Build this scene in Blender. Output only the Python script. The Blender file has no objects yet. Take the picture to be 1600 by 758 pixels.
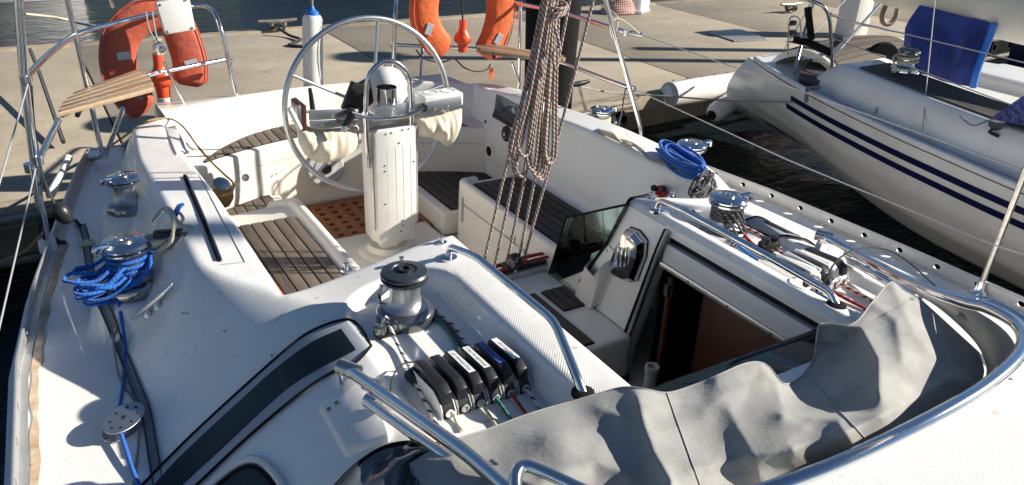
import bpy, bmesh, math, random
import numpy as np
from mathutils import Vector, Matrix, noise
random.seed(7)
SC = bpy.context.scene
COL = SC.collection
R = math.radians

# ------------------------------------------------------------------ camera
W, H, FX = 1600, 758, 1253.0
CAM = Vector((-1.517, -.159, 1.598))
PITCH, YAW, ROLL = R(25.82), R(32.04), R(2.52)
_f = Vector((math.sin(YAW) * math.cos(PITCH), math.cos(YAW) * math.cos(PITCH), -math.sin(PITCH)))
_r0 = Vector((math.cos(YAW), -math.sin(YAW), 0)); _u0 = _r0.cross(_f)
_r = _r0 * math.cos(ROLL) + _u0 * math.sin(ROLL)
_u = _u0 * math.cos(ROLL) - _r0 * math.sin(ROLL)
cd = bpy.data.cameras.new('camera'); co = bpy.data.objects.new('camera', cd); COL.objects.link(co)
cd.sensor_width = 36; cd.lens = 36 * FX / W; cd.clip_start = .02; cd.clip_end = 3000
m = Matrix((_r, _u, -_f)).transposed().to_4x4(); m.translation = CAM
co.matrix_world = m
SC.camera = co

# ------------------------------------------------------------------ sky and sun
SUN_AZ, SUN_EL = R(24), R(26.5)          # azimuth measured from +x towards -y
sun_dir = Vector((math.cos(SUN_AZ) * math.cos(SUN_EL), -math.sin(SUN_AZ) * math.cos(SUN_EL), math.sin(SUN_EL)))
wd = bpy.data.worlds.new('World'); SC.world = wd; wd.use_nodes = True
nt = wd.node_tree
sky = nt.nodes.new('ShaderNodeTexSky'); sky.sky_type = 'NISHITA'; sky.sun_disc = False
sky.sun_elevation = SUN_EL
sky.sun_rotation = math.atan2(sun_dir.x, sun_dir.y)
sky.air_density = 1.0; sky.dust_density = .1; sky.ozone_density = 4.0
bg = nt.nodes['Background']; bg.inputs[1].default_value = .05
nt.links.new(sky.outputs[0], bg.inputs[0])
sd = bpy.data.lights.new('sun', 'SUN'); so = bpy.data.objects.new('sun', sd); COL.objects.link(so)
sd.energy = 5.0; sd.angle = R(.5); sd.color = (1.0, .94, .83)
so.rotation_euler = (-sun_dir).to_track_quat('-Z', 'Y').to_euler()
so.location = (6, -4, 8)
SC.view_settings.view_transform = 'Standard'; SC.view_settings.look = 'None'
SC.view_settings.exposure = 0.80; SC.view_settings.gamma = 1.0

# ------------------------------------------------------------------ pixel -> place
def ray(px, py):
    return _f + _r * ((px - W / 2) / FX) - _u * ((py - H / 2) / FX)
def P(px, py, z=None, x=None, y=None):
    d = ray(px, py)
    if z is not None: t = (z - CAM.z) / d.z
    elif x is not None: t = (x - CAM.x) / d.x
    else: t = (y - CAM.y) / d.y
    return CAM + d * t
def PZ(pts): return [P(a, b, z=c) for a, b, c in pts]
def PY(y, *pts): return [P(a, b, y=y) for a, b in pts]
def PX(x, *pts): return [P(a, b, x=x) for a, b in pts]
def ss(a, b, t):
    t = min(1, max(0, (t - a) / (b - a))); return t * t * (3 - 2 * t)
def mix(a, b, t): return a + (b - a) * t

# ------------------------------------------------------------------ materials
MATS = {}
def mat(name, col, rough=.5, metal=0, coat=0, bump=None, var=None, trans=0, spec=.5, ior=1.45, sheen=0, alpha=1):
    """bump=(scale,strength,stretch)   var=(scale, amount, second colour)"""
    m = bpy.data.materials.new(name); m.use_nodes = True; MATS[name] = m
    t = m.node_tree; b = t.nodes['Principled BSDF']; N = t.nodes.new; L = t.links.new
    b.inputs['Base Color'].default_value = (*col, 1); b.inputs['Roughness'].default_value = rough
    b.inputs['Metallic'].default_value = metal; b.inputs['Coat Weight'].default_value = coat
    b.inputs['Transmission Weight'].default_value = trans; b.inputs['IOR'].default_value = ior
    b.inputs['Specular IOR Level'].default_value = spec; b.inputs['Sheen Weight'].default_value = sheen
    b.inputs['Alpha'].default_value = alpha
    tc = N('ShaderNodeTexCoord'); geo = N('ShaderNodeNewGeometry')
    if var:
        n = N('ShaderNodeTexNoise'); n.inputs['Scale'].default_value = var[0]; n.inputs['Detail'].default_value = 6
        n.inputs['Roughness'].default_value = .65
        L(geo.outputs['Position'], n.inputs['Vector'])
        r = N('ShaderNodeValToRGB'); r.color_ramp.elements[0].position = .35; r.color_ramp.elements[1].position = .7
        r.color_ramp.elements[0].color = (*col, 1); r.color_ramp.elements[1].color = (*[mix(col[i], var[2][i], var[1]) for i in range(3)], 1)
        L(n.outputs['Fac'], r.inputs['Fac']); L(r.outputs['Color'], b.inputs['Base Color'])
        q = N('ShaderNodeMapRange'); q.inputs['To Min'].default_value = rough * .8; q.inputs['To Max'].default_value = min(1, rough * 1.25)
        L(n.outputs['Fac'], q.inputs['Value']); L(q.outputs[0], b.inputs['Roughness'])
    if bump:
        n = N('ShaderNodeTexNoise'); n.inputs['Scale'].default_value = bump[0]; n.inputs['Detail'].default_value = 4
        mp = N('ShaderNodeMapping'); mp.inputs['Scale'].default_value = bump[2] if len(bump) > 2 else (1, 1, 1)
        L(geo.outputs['Position'], mp.inputs['Vector']); L(mp.outputs[0], n.inputs['Vector'])
        u = N('ShaderNodeBump'); u.inputs['Strength'].default_value = bump[1]; u.inputs['Distance'].default_value = .01
        L(n.outputs['Fac'], u.inputs['Height']); L(u.outputs[0], b.inputs['Normal'])
    return m
def nodes(m): return m.node_tree, m.node_tree.nodes.new, m.node_tree.links.new, m.node_tree.nodes['Principled BSDF']

mat('gelcoat', (.83, .82, .795), .32, coat=.25, bump=(2.2, .04), var=(3.5, .5, (.72, .69, .63)))
mat('gelcoat_cream', (.80, .765, .69), .36, coat=.2, bump=(2.5, .04), var=(4, .6, (.70, .66, .58)))
mat('gelcoat_grey', (.62, .63, .64), .4, coat=.1, var=(4, .5, (.52, .52, .52)))
mat('neighbour_gelcoat', (.78, .775, .755), .34, coat=.25, var=(2.6, .8, (.66, .635, .585)), bump=(90, .03))
mat('stainless', (.78, .78, .79), .13, 1, bump=(25, .05))
mat('worn_stainless', (.62, .60, .57), .24, 1, var=(60, .6, (.40, .33, .26)), bump=(60, .06))
mat('chrome', (.66, .67, .69), .09, 1, bump=(30, .04))
mat('winch_metal', (.26, .27, .29), .2, 1, var=(50, .5, (.55, .55, .55)))
mat('winch_black', (.028, .034, .046), .36, coat=.2, var=(40, .4, (.05, .055, .065)))
mat('drum_metal', (.48, .48, .49), .38, .9, bump=(200, .1))
mat('aluminium', (.62, .63, .65), .34, 1, var=(30, .5, (.48, .48, .48)))
mat('aluminium_dull', (.66, .66, .66), .5, .85, var=(20, .6, (.5, .49, .46)))
mat('winch_grey', (.20, .215, .235), .26, .85, var=(40, .4, (.3, .3, .3)))
mat('black_plastic', (.018, .018, .02), .38, bump=(80, .05))
mat('black_rubber', (.008, .008, .009), .8, spec=.15, var=(20, .5, (.022, .022, .022)))
mat('window_frame_grey', (.36, .38, .41), .4, var=(12, .4, (.28, .29, .31)))
mat('unlit_black', (.006, .006, .006), .9)  # near-black standing in for the shade inside openings and the cabin
mat('white_plastic', (.78, .77, .74), .4, var=(12, .5, (.66, .63, .57)))
mat('grey_plastic', (.42, .43, .43), .45, var=(30, .4, (.32, .32, .31)))
mat('teak_seam', (.012, .011, .01), .7)
mat('canvas_grey', (.36, .355, .335), .88, sheen=.15, var=(9, 1.0, (.26, .255, .24)), bump=(80, .10))
mat('canvas_cream', (.70, .62, .49), .85, sheen=.2, var=(14, .7, (.55, .46, .34)), bump=(300, .15))
mat('canvas_blue', (.012, .045, .26), .8, sheen=.2, var=(7, 1, (.02, .025, .13)), bump=(26, .5))
mat('vinyl_window', (.09, .10, .115), .16, coat=.6, var=(9, .7, (.05, .055, .065)), bump=(14, .25))
mat('orange_vinyl', (.76, .13, .022), .6, sheen=.1, var=(9, 1, (.56, .11, .035)), bump=(30, .6))
mat('red_vinyl', (.50, .095, .045), .55, sheen=.1, var=(9, 1, (.36, .085, .055)), bump=(26, .5))
mat('orange_plastic', (.78, .085, .022), .35, var=(30, .4, (.6, .07, .03)))
mat('reflective_tape', (.42, .46, .52), .4, .3, bump=(150, .2))
mat('navy_paint', (.006, .010, .05), .3, coat=.3)
mat('red_plastic', (.55, .02, .015), .4)
mat('wood_brown', (.060, .017, .008), .42, coat=.2, var=(14, .8, (.09, .03, .013)), bump=(60, .15, (1, 1, .1)))
mat('cream_paint', (.72, .68, .58), .5, var=(6, .7, (.55, .50, .40)))
mat('rubber_fender', (.76, .75, .71), .45, var=(6, .7, (.60, .57, .5)), bump=(16, .1))
mat('blue_plastic', (.015, .14, .55), .4)
mat('dock_steel', (.34, .33, .31), .45, .7, var=(14, .9, (.2, .13, .08)), bump=(40, .2))
mat('timber', (.36, .30, .22), .75, var=(6, .9, (.22, .18, .13)), bump=(50, .4, (.1, 1, 1)))
mat('screen', (.035, .055, .08), .12, coat=.5)
mat('paper_label', (.82, .82, .80), .5)
mat('blue_label', (.05, .10, .36), .5)
mat('ink', (.01, .01, .012), .6)
mat('stain', (.42, .27, .14), .7, var=(14, .9, (.66, .58, .46)))
mat('tinted_acrylic', (.012, .020, .022), .06, spec=.3)
mat('webbing', (.21, .215, .23), .8, bump=(260, .3), var=(30, .5, (.27, .27, .28)))
mat('glow_green', (.48, .58, .40), .5)

# smoked acrylic that really lets light through
def mk_smoked(name, tint, w):
    m = mat(name, tint, .03); t, N, L, b = nodes(m)
    tr = N('ShaderNodeBsdfTransparent'); tr.inputs[0].default_value = (*tint, 1)
    gl = N('ShaderNodeBsdfGlossy'); gl.inputs['Roughness'].default_value = .03; gl.inputs[0].default_value = (.9, .95, 1, 1)
    fr = N('ShaderNodeFresnel'); fr.inputs[0].default_value = 1.22
    mx = N('ShaderNodeMixShader'); L(fr.outputs[0], mx.inputs[0]); L(tr.outputs[0], mx.inputs[1]); L(gl.outputs[0], mx.inputs[2])
    L(mx.outputs[0], t.nodes['Material Output'].inputs[0])
mk_smoked('smoked_acrylic', (.66, .76, .76), .2)
mk_smoked('window_glass', (.10, .13, .14), .2)

# deck moulding: gelcoat with non-skid relief where the attribute says so
def mk_deck():
    m = mat('deck_gelcoat', (.80, .79, .765), .34, coat=.2); t, N, L, b = nodes(m)
    geo = N('ShaderNodeNewGeometry'); at = N('ShaderNodeAttribute'); at.attribute_name = 'nonskid'
    n = N('ShaderNodeTexNoise'); n.inputs['Scale'].default_value = 3; n.inputs['Detail'].default_value = 8; n.inputs['Roughness'].default_value = .7
    L(geo.outputs['Position'], n.inputs['Vector'])
    r = N('ShaderNodeValToRGB'); e = r.color_ramp.elements
    e[0].position = .3; e[0].color = (.73, .71, .67, 1); e[1].position = .62; e[1].color = (.84, .83, .81, 1)
    L(n.outputs['Fac'], r.inputs['Fac'])
    # specks of dirt
    n2 = N('ShaderNodeTexNoise'); n2.inputs['Scale'].default_value = 34; n2.inputs['Detail'].default_value = 3
    L(geo.outputs['Position'], n2.inputs['Vector'])
    r2 = N('ShaderNodeValToRGB'); e = r2.color_ramp.elements; e[0].position = .66; e[1].position = .78
    e[0].color = (1, 1, 1, 1); e[1].color = (.66, .58, .48, 1); L(n2.outputs['Fac'], r2.inputs['Fac'])
    mu = N('ShaderNodeMixRGB'); mu.blend_type = 'MULTIPLY'; mu.inputs[0].default_value = 1
    L(r.outputs[0], mu.inputs[1]); L(r2.outputs[0], mu.inputs[2]); L(mu.outputs[0], b.inputs['Base Color'])
    sx = N('ShaderNodeSeparateXYZ'); L(geo.outputs['Position'], sx.inputs[0])
    def wave(sock, f):
        a = N('ShaderNodeMath'); a.operation = 'MULTIPLY'; a.inputs[1].default_value = f; L(sock, a.inputs[0])
        s = N('ShaderNodeMath'); s.operation = 'SINE'; L(a.outputs[0], s.inputs[0]); return s.outputs[0]
    p = N('ShaderNodeMath'); p.operation = 'MULTIPLY'; L(wave(sx.outputs['X'], 2 * math.pi / .0085), p.inputs[0]); L(wave(sx.outputs['Y'], 2 * math.pi / .0105), p.inputs[1])
    q = N('ShaderNodeMath'); q.operation = 'MULTIPLY'; L(p.outputs[0], q.inputs[0]); L(at.outputs['Fac'], q.inputs[1])
    bp = N('ShaderNodeBump'); bp.inputs['Strength'].default_value = .38; bp.inputs['Distance'].default_value = .0013
    L(q.outputs[0], bp.inputs['Height']); L(bp.outputs[0], b.inputs['Normal'])
    ro = N('ShaderNodeMapRange'); ro.inputs['To Min'].default_value = .32; ro.inputs['To Max'].default_value = .62
    L(at.outputs['Fac'], ro.inputs['Value']); L(ro.outputs[0], b.inputs['Roughness'])
    co_ = N('ShaderNodeMapRange'); co_.inputs['To Min'].default_value = .25; co_.inputs['To Max'].default_value = 0
    L(at.outputs['Fac'], co_.inputs['Value']); L(co_.outputs[0], b.inputs['Coat Weight'])
mk_deck()

def mk_wood(name, c0, c1, rough, axis, coat=0):
    m = mat(name, c0, rough, coat=coat); t, N, L, b = nodes(m)
    geo = N('ShaderNodeNewGeometry'); mp = N('ShaderNodeMapping'); mp.inputs['Scale'].default_value = axis
    L(geo.outputs['Position'], mp.inputs[0])
    n = N('ShaderNodeTexNoise'); n.inputs['Scale'].default_value = 1; n.inputs['Detail'].default_value = 7; n.inputs['Roughness'].default_value = .7
    L(mp.outputs[0], n.inputs['Vector'])
    oi = N('ShaderNodeObjectInfo'); ad = N('ShaderNodeMath'); ad.operation = 'MULTIPLY_ADD'; ad.inputs[1].default_value = .35; 
    L(oi.outputs['Random'], ad.inputs[0]); L(n.outputs['Fac'], ad.inputs[2])
    r = N('ShaderNodeValToRGB'); e = r.color_ramp.elements; e[0].position = .38; e[1].position = .95
    e[0].color = (*c0, 1); e[1].color = (*c1, 1); L(ad.outputs[0], r.inputs[0]); L(r.outputs[0], b.inputs['Base Color'])
    bp = N('ShaderNodeBump'); bp.inputs['Strength'].default_value = .25; bp.inputs['Distance'].default_value = .003
    L(n.outputs['Fac'], bp.inputs['Height']); L(bp.outputs[0], b.inputs['Normal'])
mk_wood('teak_weathered', (.050, .038, .030), (.17, .135, .105), .75, (60, 6, 60))
mk_wood('teak_weathered_across', (.060, .046, .036), (.19, .15, .115), .75, (40, 40, 40))
mk_wood('teak_dark', (.026, .022, .020), (.085, .072, .062), .7, (60, 6, 60))
mk_wood('teak_varnished', (.17, .105, .062), (.40, .285, .18), .5, (10, 60, 60))
mk_wood('teak_grating', (.20, .060, .020), (.36, .13, .05), .5, (40, 40, 40))

def mk_rope(name, base, flecks, rough=.85, turns=1.0):
    """flecks: list of (colour, frequency per metre, width, phase)"""
    m = mat(name, base, rough, sheen=.2); t, N, L, b = nodes(m)
    uv = N('ShaderNodeUVMap'); sx = N('ShaderNodeSeparateXYZ'); L(uv.outputs[0], sx.inputs[0])
    cur = None
    for col, fr, wd_, ph in flecks:
        a = N('ShaderNodeMath'); a.operation = 'MULTIPLY_ADD'; a.inputs[1].default_value = fr; L(sx.outputs['X'], a.inputs[0])
        v = N('ShaderNodeMath'); v.operation = 'MULTIPLY_ADD'; v.inputs[1].default_value = turns; v.inputs[2].default_value = ph; L(sx.outputs['Y'], v.inputs[0])
        L(v.outputs[0], a.inputs[2])
        f = N('ShaderNodeMath'); f.operation = 'FRACT'; L(a.outputs[0], f.inputs[0])
        c = N('ShaderNodeMath'); c.operation = 'LESS_THAN'; c.inputs[1].default_value = wd_; L(f.outputs[0], c.inputs[0])
        mx = N('ShaderNodeMixRGB'); L(c.outputs[0], mx.inputs[0]); mx.inputs[2].default_value = (*col, 1)
        if cur is None: mx.inputs[1].default_value = (*base, 1)
        else: L(cur, mx.inputs[1])
        cur = mx.outputs[0]
    if cur is not None: L(cur, b.inputs['Base Color'])
    # braid relief
    a = N('ShaderNodeMath'); a.operation = 'MULTIPLY_ADD'; a.inputs[1].default_value = 900; L(sx.outputs['X'], a.inputs[0])
    v = N('ShaderNodeMath'); v.operation = 'MULTIPLY'; v.inputs[1].default_value = 18.85; L(sx.outputs['Y'], v.inputs[0]); L(v.outputs[0], a.inputs[2])
    s = N('ShaderNodeMath'); s.operation = 'SINE'; L(a.outputs[0], s.inputs[0])
    bp = N('ShaderNodeBump'); bp.inputs['Strength'].default_value = .5; bp.inputs['Distance'].default_value = .001
    L(s.outputs[0], bp.inputs['Height']); L(bp.outputs[0], b.inputs['Normal'])
mk_rope('rope_mainsheet', (.46, .40, .35), [((.20, .075, .06), 24, .26, 0), ((.13, .10, .09), 24, .24, .45)], turns=1)
mk_rope('rope_blue', (.012, .15, .56), [((.008, .085, .38), 70, .45, 0)], rough=.95)
mk_rope('rope_cream', (.60, .54, .42), [((.48, .42, .31), 60, .35, 0)])
mk_rope('rope_white_fleck', (.70, .69, .66), [((.02, .02, .022), 22, .3, 0)])
mk_rope('rope_green', (.02, .19, .15), [((.01, .06, .06), 40, .3, 0)])
mk_rope('rope_red', (.42, .02, .02), [((.10, .01, .01), 40, .25, 0)])
mk_rope('rope_red_white', (.60, .52, .45), [((.35, .03, .03), 34, .45, 0)])
mk_rope('rope_dark', (.05, .05, .052), [((.12, .115, .11), 40, .3, 0)])
mk_rope('rope_black', (.016, .016, .018), [])
mk_rope('rope_grey', (.34, .33, .31), [((.22, .21, .2), 60, .4, 0)])
mk_rope('rope_yellow', (.32, .20, .045), [((.22, .14, .04), 50, .4, 0)])
mk_rope('wire', (.46, .46, .47), [((.30, .30, .31), 200, .5, 0)], rough=.4)
# ------------------------------------------------------------------ object helpers
WLOC = {}
def place(o, world, parent):
    COL.objects.link(o); WLOC[o.name] = Vector(world)
    if parent is not None:
        o.parent = parent; o.location = Vector(world) - WLOC[parent.name]
    else: o.location = world
    return o
def tag(o, label=None, cat=None, group=None, kind=None):
    if label: o['label'] = label
    if cat: o['category'] = cat
    if group: o['group'] = group
    if kind: o['kind'] = kind
    return o
def empty(name, loc, label=None, cat=None, parent=None, group=None):
    o = bpy.data.objects.new(name, None); o.empty_display_size = .1
    place(o, Vector(loc), parent); return tag(o, label, cat, group)

class MB:
    def __init__(s): s.v = []; s.f = []; s.uv = []
    def add(s, vs, fs, uvs=None):
        k = len(s.v); s.v += [tuple(p) for p in vs]
        for i, f in enumerate(fs):
            s.f.append(tuple(k + j for j in f)); s.uv.append(uvs[i] if uvs else None)
        return s
    def bm(s, b, mtx=None):
        b.verts.ensure_lookup_table(); b.verts.index_update()
        vs = [(mtx @ v.co if mtx else v.co.copy()) for v in b.verts]
        s.add(vs, [[v.index for v in f.verts] for f in b.faces]); b.free(); return s
    def box(s, c, size, rot=None, bev=.0, seg=2):
        b = bmesh.new(); bmesh.ops.create_cube(b, size=1)
        bmesh.ops.scale(b, vec=size, verts=b.verts)
        if bev: bmesh.ops.bevel(b, geom=b.edges[:], offset=bev, segments=seg, profile=.5, affect='EDGES')
        M_ = Matrix.Translation(Vector(c)) @ (rot.to_4x4() if rot else Matrix())
        return s.bm(b, M_)
    def prism(s, poly, vec, bev=0, seg=2):
        """poly: list of 3d points (planar-ish), extruded by vec"""
        b = bmesh.new(); vs = [b.verts.new(p) for p in poly]; f = b.faces.new(vs)
        r = bmesh.ops.extrude_face_region(b, geom=[f])
        bmesh.ops.translate(b, vec=Vector(vec), verts=[g for g in r['geom'] if isinstance(g, bmesh.types.BMVert)])
        bmesh.ops.recalc_face_normals(b, faces=b.faces[:])
        if bev: bmesh.ops.bevel(b, geom=b.edges[:], offset=bev, segments=seg, profile=.5, affect='EDGES')
        big = [f for f in b.faces if len(f.verts) > 4]
        if big: bmesh.ops.triangulate(b, faces=big)
        return s.bm(b)
    def tube(s, pts, r, n=10, closed=False, res=0, caps=True):
        pts = [Vector(p) for p in pts]
        if res: pts, r = crom(pts, res, closed, r)
        m_ = len(pts); rr = r if isinstance(r, (list, tuple)) else [r] * m_
        T = []
        for i in range(m_):
            if closed: d = pts[(i + 1) % m_] - pts[i - 1]
            else: d = pts[min(i + 1, m_ - 1)] - pts[max(i - 1, 0)]
            T.append(d.normalized() if d.length > 1e-9 else Vector((0, 0, 1)))
        up = Vector((0, 0, 1)) if abs(T[0].z) < .9 else Vector((1, 0, 0))
        nrm = (up - T[0] * up.dot(T[0])).normalized()
        vs = []; L_ = 0; us = []
        for i in range(m_):
            if i:
                L_ += (pts[i] - pts[i - 1]).length
                nrm = nrm - T[i] * nrm.dot(T[i])
                nrm = nrm.normalized() if nrm.length > 1e-6 else T[i].orthogonal().normalized()
            us.append(L_); bi = T[i].cross(nrm)
            for k in range(n):
                a = 2 * math.pi * k / n
                vs.append(pts[i] + (nrm * math.cos(a) + bi * math.sin(a)) * rr[i])
        fs = []; uv = []
        for i in range(m_ if closed else m_ - 1):
            j = (i + 1) % m_; u0 = us[i]; u1 = us[j] if j else L_ + (pts[0] - pts[-1]).length
            for k in range(n):
                q = (k + 1) % n
                fs.append((i * n + k, i * n + q, j * n + q, j * n + k))
                uv.append(((u0, k / n), (u0, (k + 1) / n), (u1, (k + 1) / n), (u1, k / n)))
        if caps and not closed:
            fs.append(tuple(range(n - 1, -1, -1))); uv.append(None)
            fs.append(tuple((m_ - 1) * n + k for k in range(n))); uv.append(None)
        return s.add(vs, fs, uv)
    def lathe(s, c, prof, n=28, axis=(0, 0, 1), cap=True):
        """prof: list of (radius, height along axis)"""
        c = Vector(c); ax = Vector(axis).normalized(); a = ax.orthogonal().normalized(); b_ = ax.cross(a)
        vs = []; fs = []
        for r_, h in prof:
            for k in range(n):
                t = 2 * math.pi * k / n
                vs.append(c + ax * h + (a * math.cos(t) + b_ * math.sin(t)) * r_)
        for i in range(len(prof) - 1):
            for k in range(n):
                q = (k + 1) % n; fs.append((i * n + k, i * n + q, (i + 1) * n + q, (i + 1) * n + k))
        if cap:
            fs.append(tuple(range(n - 1, -1, -1))); fs.append(tuple((len(prof) - 1) * n + k for k in range(n)))
        return s.add(vs, fs)
    def grid(s, fn, nu, nv, thick=0):
        """fn(u,v)->Vector ; thick extrudes down in z"""
        vs = [fn(i / nu, j / nv) for j in range(nv + 1) for i in range(nu + 1)]
        w = nu + 1
        fs = [(j * w + i, j * w + i + 1, (j + 1) * w + i + 1, (j + 1) * w + i) for j in range(nv) for i in range(nu)]
        uv = [((i / nu, j / nv), ((i + 1) / nu, j / nv), ((i + 1) / nu, (j + 1) / nv), (i / nu, (j + 1) / nv)) for j in range(nv) for i in range(nu)]
        k = len(vs)
        if thick:
            vs += [Vector(p) - Vector((0, 0, thick)) for p in vs]
            fs += [tuple(k + q for q in reversed(f)) for f in fs]; uv += [None] * (nu * nv)
            for i in range(nu):
                fs.append((i + 1, i, k + i, k + i + 1)); o_ = nv * w; fs.append((o_ + i, o_ + i + 1, k + o_ + i + 1, k + o_ + i))
            for j in range(nv):
                fs.append((j * w, (j + 1) * w, k + (j + 1) * w, k + j * w)); e = nu
                fs.append(((j + 1) * w + e, j * w + e, k + j * w + e, k + (j + 1) * w + e))
            uv += [None] * (2 * nu + 2 * nv)
        return s.add(vs, fs, uv)
    def build(s, name, material, parent=None, label=None, cat=None, group=None, kind=None, sharp=35, uv=False, flip=False, weld=False):
        V = np.array(s.v, dtype=float); lo = V.min(0); hi = V.max(0)
        o0 = Vector(((lo[0] + hi[0]) / 2, (lo[1] + hi[1]) / 2, lo[2]))
        me = bpy.data.meshes.new(name)
        me.from_pydata([tuple(p - np.array(o0)) for p in V], [], s.f)
        if any(u is not None for u in s.uv):
            ul = me.uv_layers.new(name='UVMap'); flat = []
            for f, u in zip(s.f, s.uv):
                for q in range(len(f)): flat += (u[q] if u else (0, 0))
            ul.data.foreach_set('uv', flat)
        me.materials.append(MATS[material] if isinstance(material, str) else material)
        me.shade_smooth()
        me.update()
        b = bmesh.new(); b.from_mesh(me)
        if weld: bmesh.ops.remove_doubles(b, verts=b.verts[:], dist=.0002)
        bmesh.ops.recalc_face_normals(b, faces=b.faces[:]) if not flip else None; b.to_mesh(me); b.free()
        me.set_sharp_from_angle(angle=R(sharp))
        o = bpy.data.objects.new(name, me)
        place(o, o0, parent); return tag(o, label, cat, group, kind)

def crom(pts, res, closed=False, r=None):
    n = len(pts); out = []; ro = []
    isr = isinstance(r, (list, tuple))
    segs = n if closed else n - 1
    for i in range(segs):
        if closed: p0, p1, p2, p3 = pts[i - 1], pts[i], pts[(i + 1) % n], pts[(i + 2) % n]
        else:
            p1, p2 = pts[i], pts[i + 1]; p0 = pts[i - 1] if i else p1 * 2 - p2; p3 = pts[i + 2] if i + 2 < n else p2 * 2 - p1
        for k in range(res):
            t = k / res
            out.append(.5 * ((2 * p1) + (p2 - p0) * t + (2 * p0 - 5 * p1 + 4 * p2 - p3) * t * t + (3 * p1 - p0 - 3 * p2 + p3) * t ** 3))
            if isr: ro.append(mix(r[i], r[(i + 1) % n], t))
    if not closed:
        out.append(pts[-1].copy())
        if isr: ro.append(r[-1])
    return out, (ro if isr else r)
def bend(pts, rad=.03, seg=5):
    """polyline with rounded corners (bent tube)"""
    pts = [Vector(p) for p in pts]; out = [pts[0]]
    for i in range(1, len(pts) - 1):
        a, b, c = pts[i - 1], pts[i], pts[i + 1]
        d1 = (a - b); d2 = (c - b); q = min(rad, d1.length * .49, d2.length * .49)
        s0 = b + d1.normalized() * q; s1 = b + d2.normalized() * q
        for k in range(seg + 1):
            t = k / seg; out.append(s0 * (1 - t) ** 2 + b * 2 * t * (1 - t) + s1 * t * t)
    out.append(pts[-1]); return out
def mir(p): p = Vector(p); return Vector((-p.x, p.y, p.z))
def rope(name, pts, r, m_, parent=None, label=None, cat=None, res=6, n=8, closed=False, group=None, wob=0):
    pts = [Vector(p) for p in pts]
    if wob:
        for p in pts[1:-1]: p += Vector((random.uniform(-wob, wob), random.uniform(-wob, wob), random.uniform(-wob, wob) * .4))
    return MB().tube(pts, r, n, closed, res).build(name, m_, parent, label, cat, group, sharp=60)
def share(o, name, world, parent, rot=None, scale=None, label=None, cat=None, group=None):
    c = bpy.data.objects.new(name, o.data); place(c, Vector(world), parent)
    if rot: c.rotation_euler = rot
    if scale: c.scale = scale
    return tag(c, label, cat, group)
# ------------------------------------------------------------------ setting: water, dock
WATER_Z, DOCK_Z = -1.05, -.50
def mk_water():
    m = mat('sea_water', (.008, .014, .018), .04, ior=1.33, spec=.5); t, N, L, b = nodes(m)
    geo = N('ShaderNodeNewGeometry')
    mp = N('ShaderNodeMapping'); mp.inputs['Scale'].default_value = (1.0, 2.2, 1); mp.inputs['Rotation'].default_value = (0, 0, R(14))
    L(geo.outputs['Position'], mp.inputs[0])
    h = None
    for sc, wt in ((2.2, 1.0), (7, .35), (22, .08)):
        n = N('ShaderNodeTexNoise'); n.inputs['Scale'].default_value = sc; n.inputs['Detail'].default_value = 3; n.inputs['Distortion'].default_value = .6
        L(mp.outputs[0], n.inputs['Vector'])
        k = N('ShaderNodeMath'); k.operation = 'MULTIPLY_ADD'; k.inputs[1].default_value = wt; L(n.outputs['Fac'], k.inputs[0])
        if h is not None: L(h, k.inputs[2])
        else: k.inputs[2].default_value = 0
        h = k.outputs[0]
    bp = N('ShaderNodeBump'); bp.inputs['Strength'].default_value = .4; bp.inputs['Distance'].default_value = .14
    L(h, bp.inputs['Height']); L(bp.outputs[0], b.inputs['Normal'])
mk_water()
def mk_concrete():
    m = mat('concrete', (.32, .28, .23), .85); t, N, L, b = nodes(m)
    geo = N('ShaderNodeNewGeometry')
    def nz(sc, det=6, ro=.65):
        n = N('ShaderNodeTexNoise'); n.inputs['Scale'].default_value = sc; n.inputs['Detail'].default_value = det; n.inputs['Roughness'].default_value = ro
        L(geo.outputs['Position'], n.inputs['Vector']); return n.outputs['Fac']
    r = N('ShaderNodeValToRGB'); e = r.color_ramp.elements; e[0].position = .3; e[1].position = .7
    e[0].color = (.29, .245, .185, 1); e[1].color = (.42, .365, .285, 1); L(nz(1.1), r.inputs[0])
    r2 = N('ShaderNodeValToRGB'); e = r2.color_ramp.elements; e[0].position = .35; e[1].position = .6
    e[0].color = (.82, .80, .78, 1); e[1].color = (1.06, 1.05, 1.03, 1); L(nz(45, 4, .8), r2.inputs[0])
    r3 = N('ShaderNodeValToRGB'); e = r3.color_ramp.elements; e[0].position = .58; e[1].position = .72
    e[0].color = (1, 1, 1, 1); e[1].color = (.60, .55, .49, 1); L(nz(4.5, 9, .78), r3.inputs[0])
    oi = N('ShaderNodeObjectInfo'); q = N('ShaderNodeMapRange'); q.inputs['To Min'].default_value = .92; q.inputs['To Max'].default_value = 1.06
    L(oi.outputs['Random'], q.inputs['Value'])
    cur = r.outputs[0]
    for o in (r2.outputs[0], r3.outputs[0], q.outputs[0]):
        mu = N('ShaderNodeMixRGB'); mu.blend_type = 'MULTIPLY'; mu.inputs[0].default_value = 1; L(cur, mu.inputs[1]); L(o, mu.inputs[2]); cur = mu.outputs[0]
    L(cur, b.inputs['Base Color'])
    bp = N('ShaderNodeBump'); bp.inputs['Strength'].default_value = .3; bp.inputs['Distance'].default_value = .006
    L(nz(60, 5, .8), bp.inputs['Height']); L(bp.outputs[0], b.inputs['Normal'])
mk_concrete()

MB().grid(lambda u, v: Vector((-300 + 600 * u, -250 + 700 * v, WATER_Z)), 2, 2).build('water', 'sea_water', kind='structure')

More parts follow.
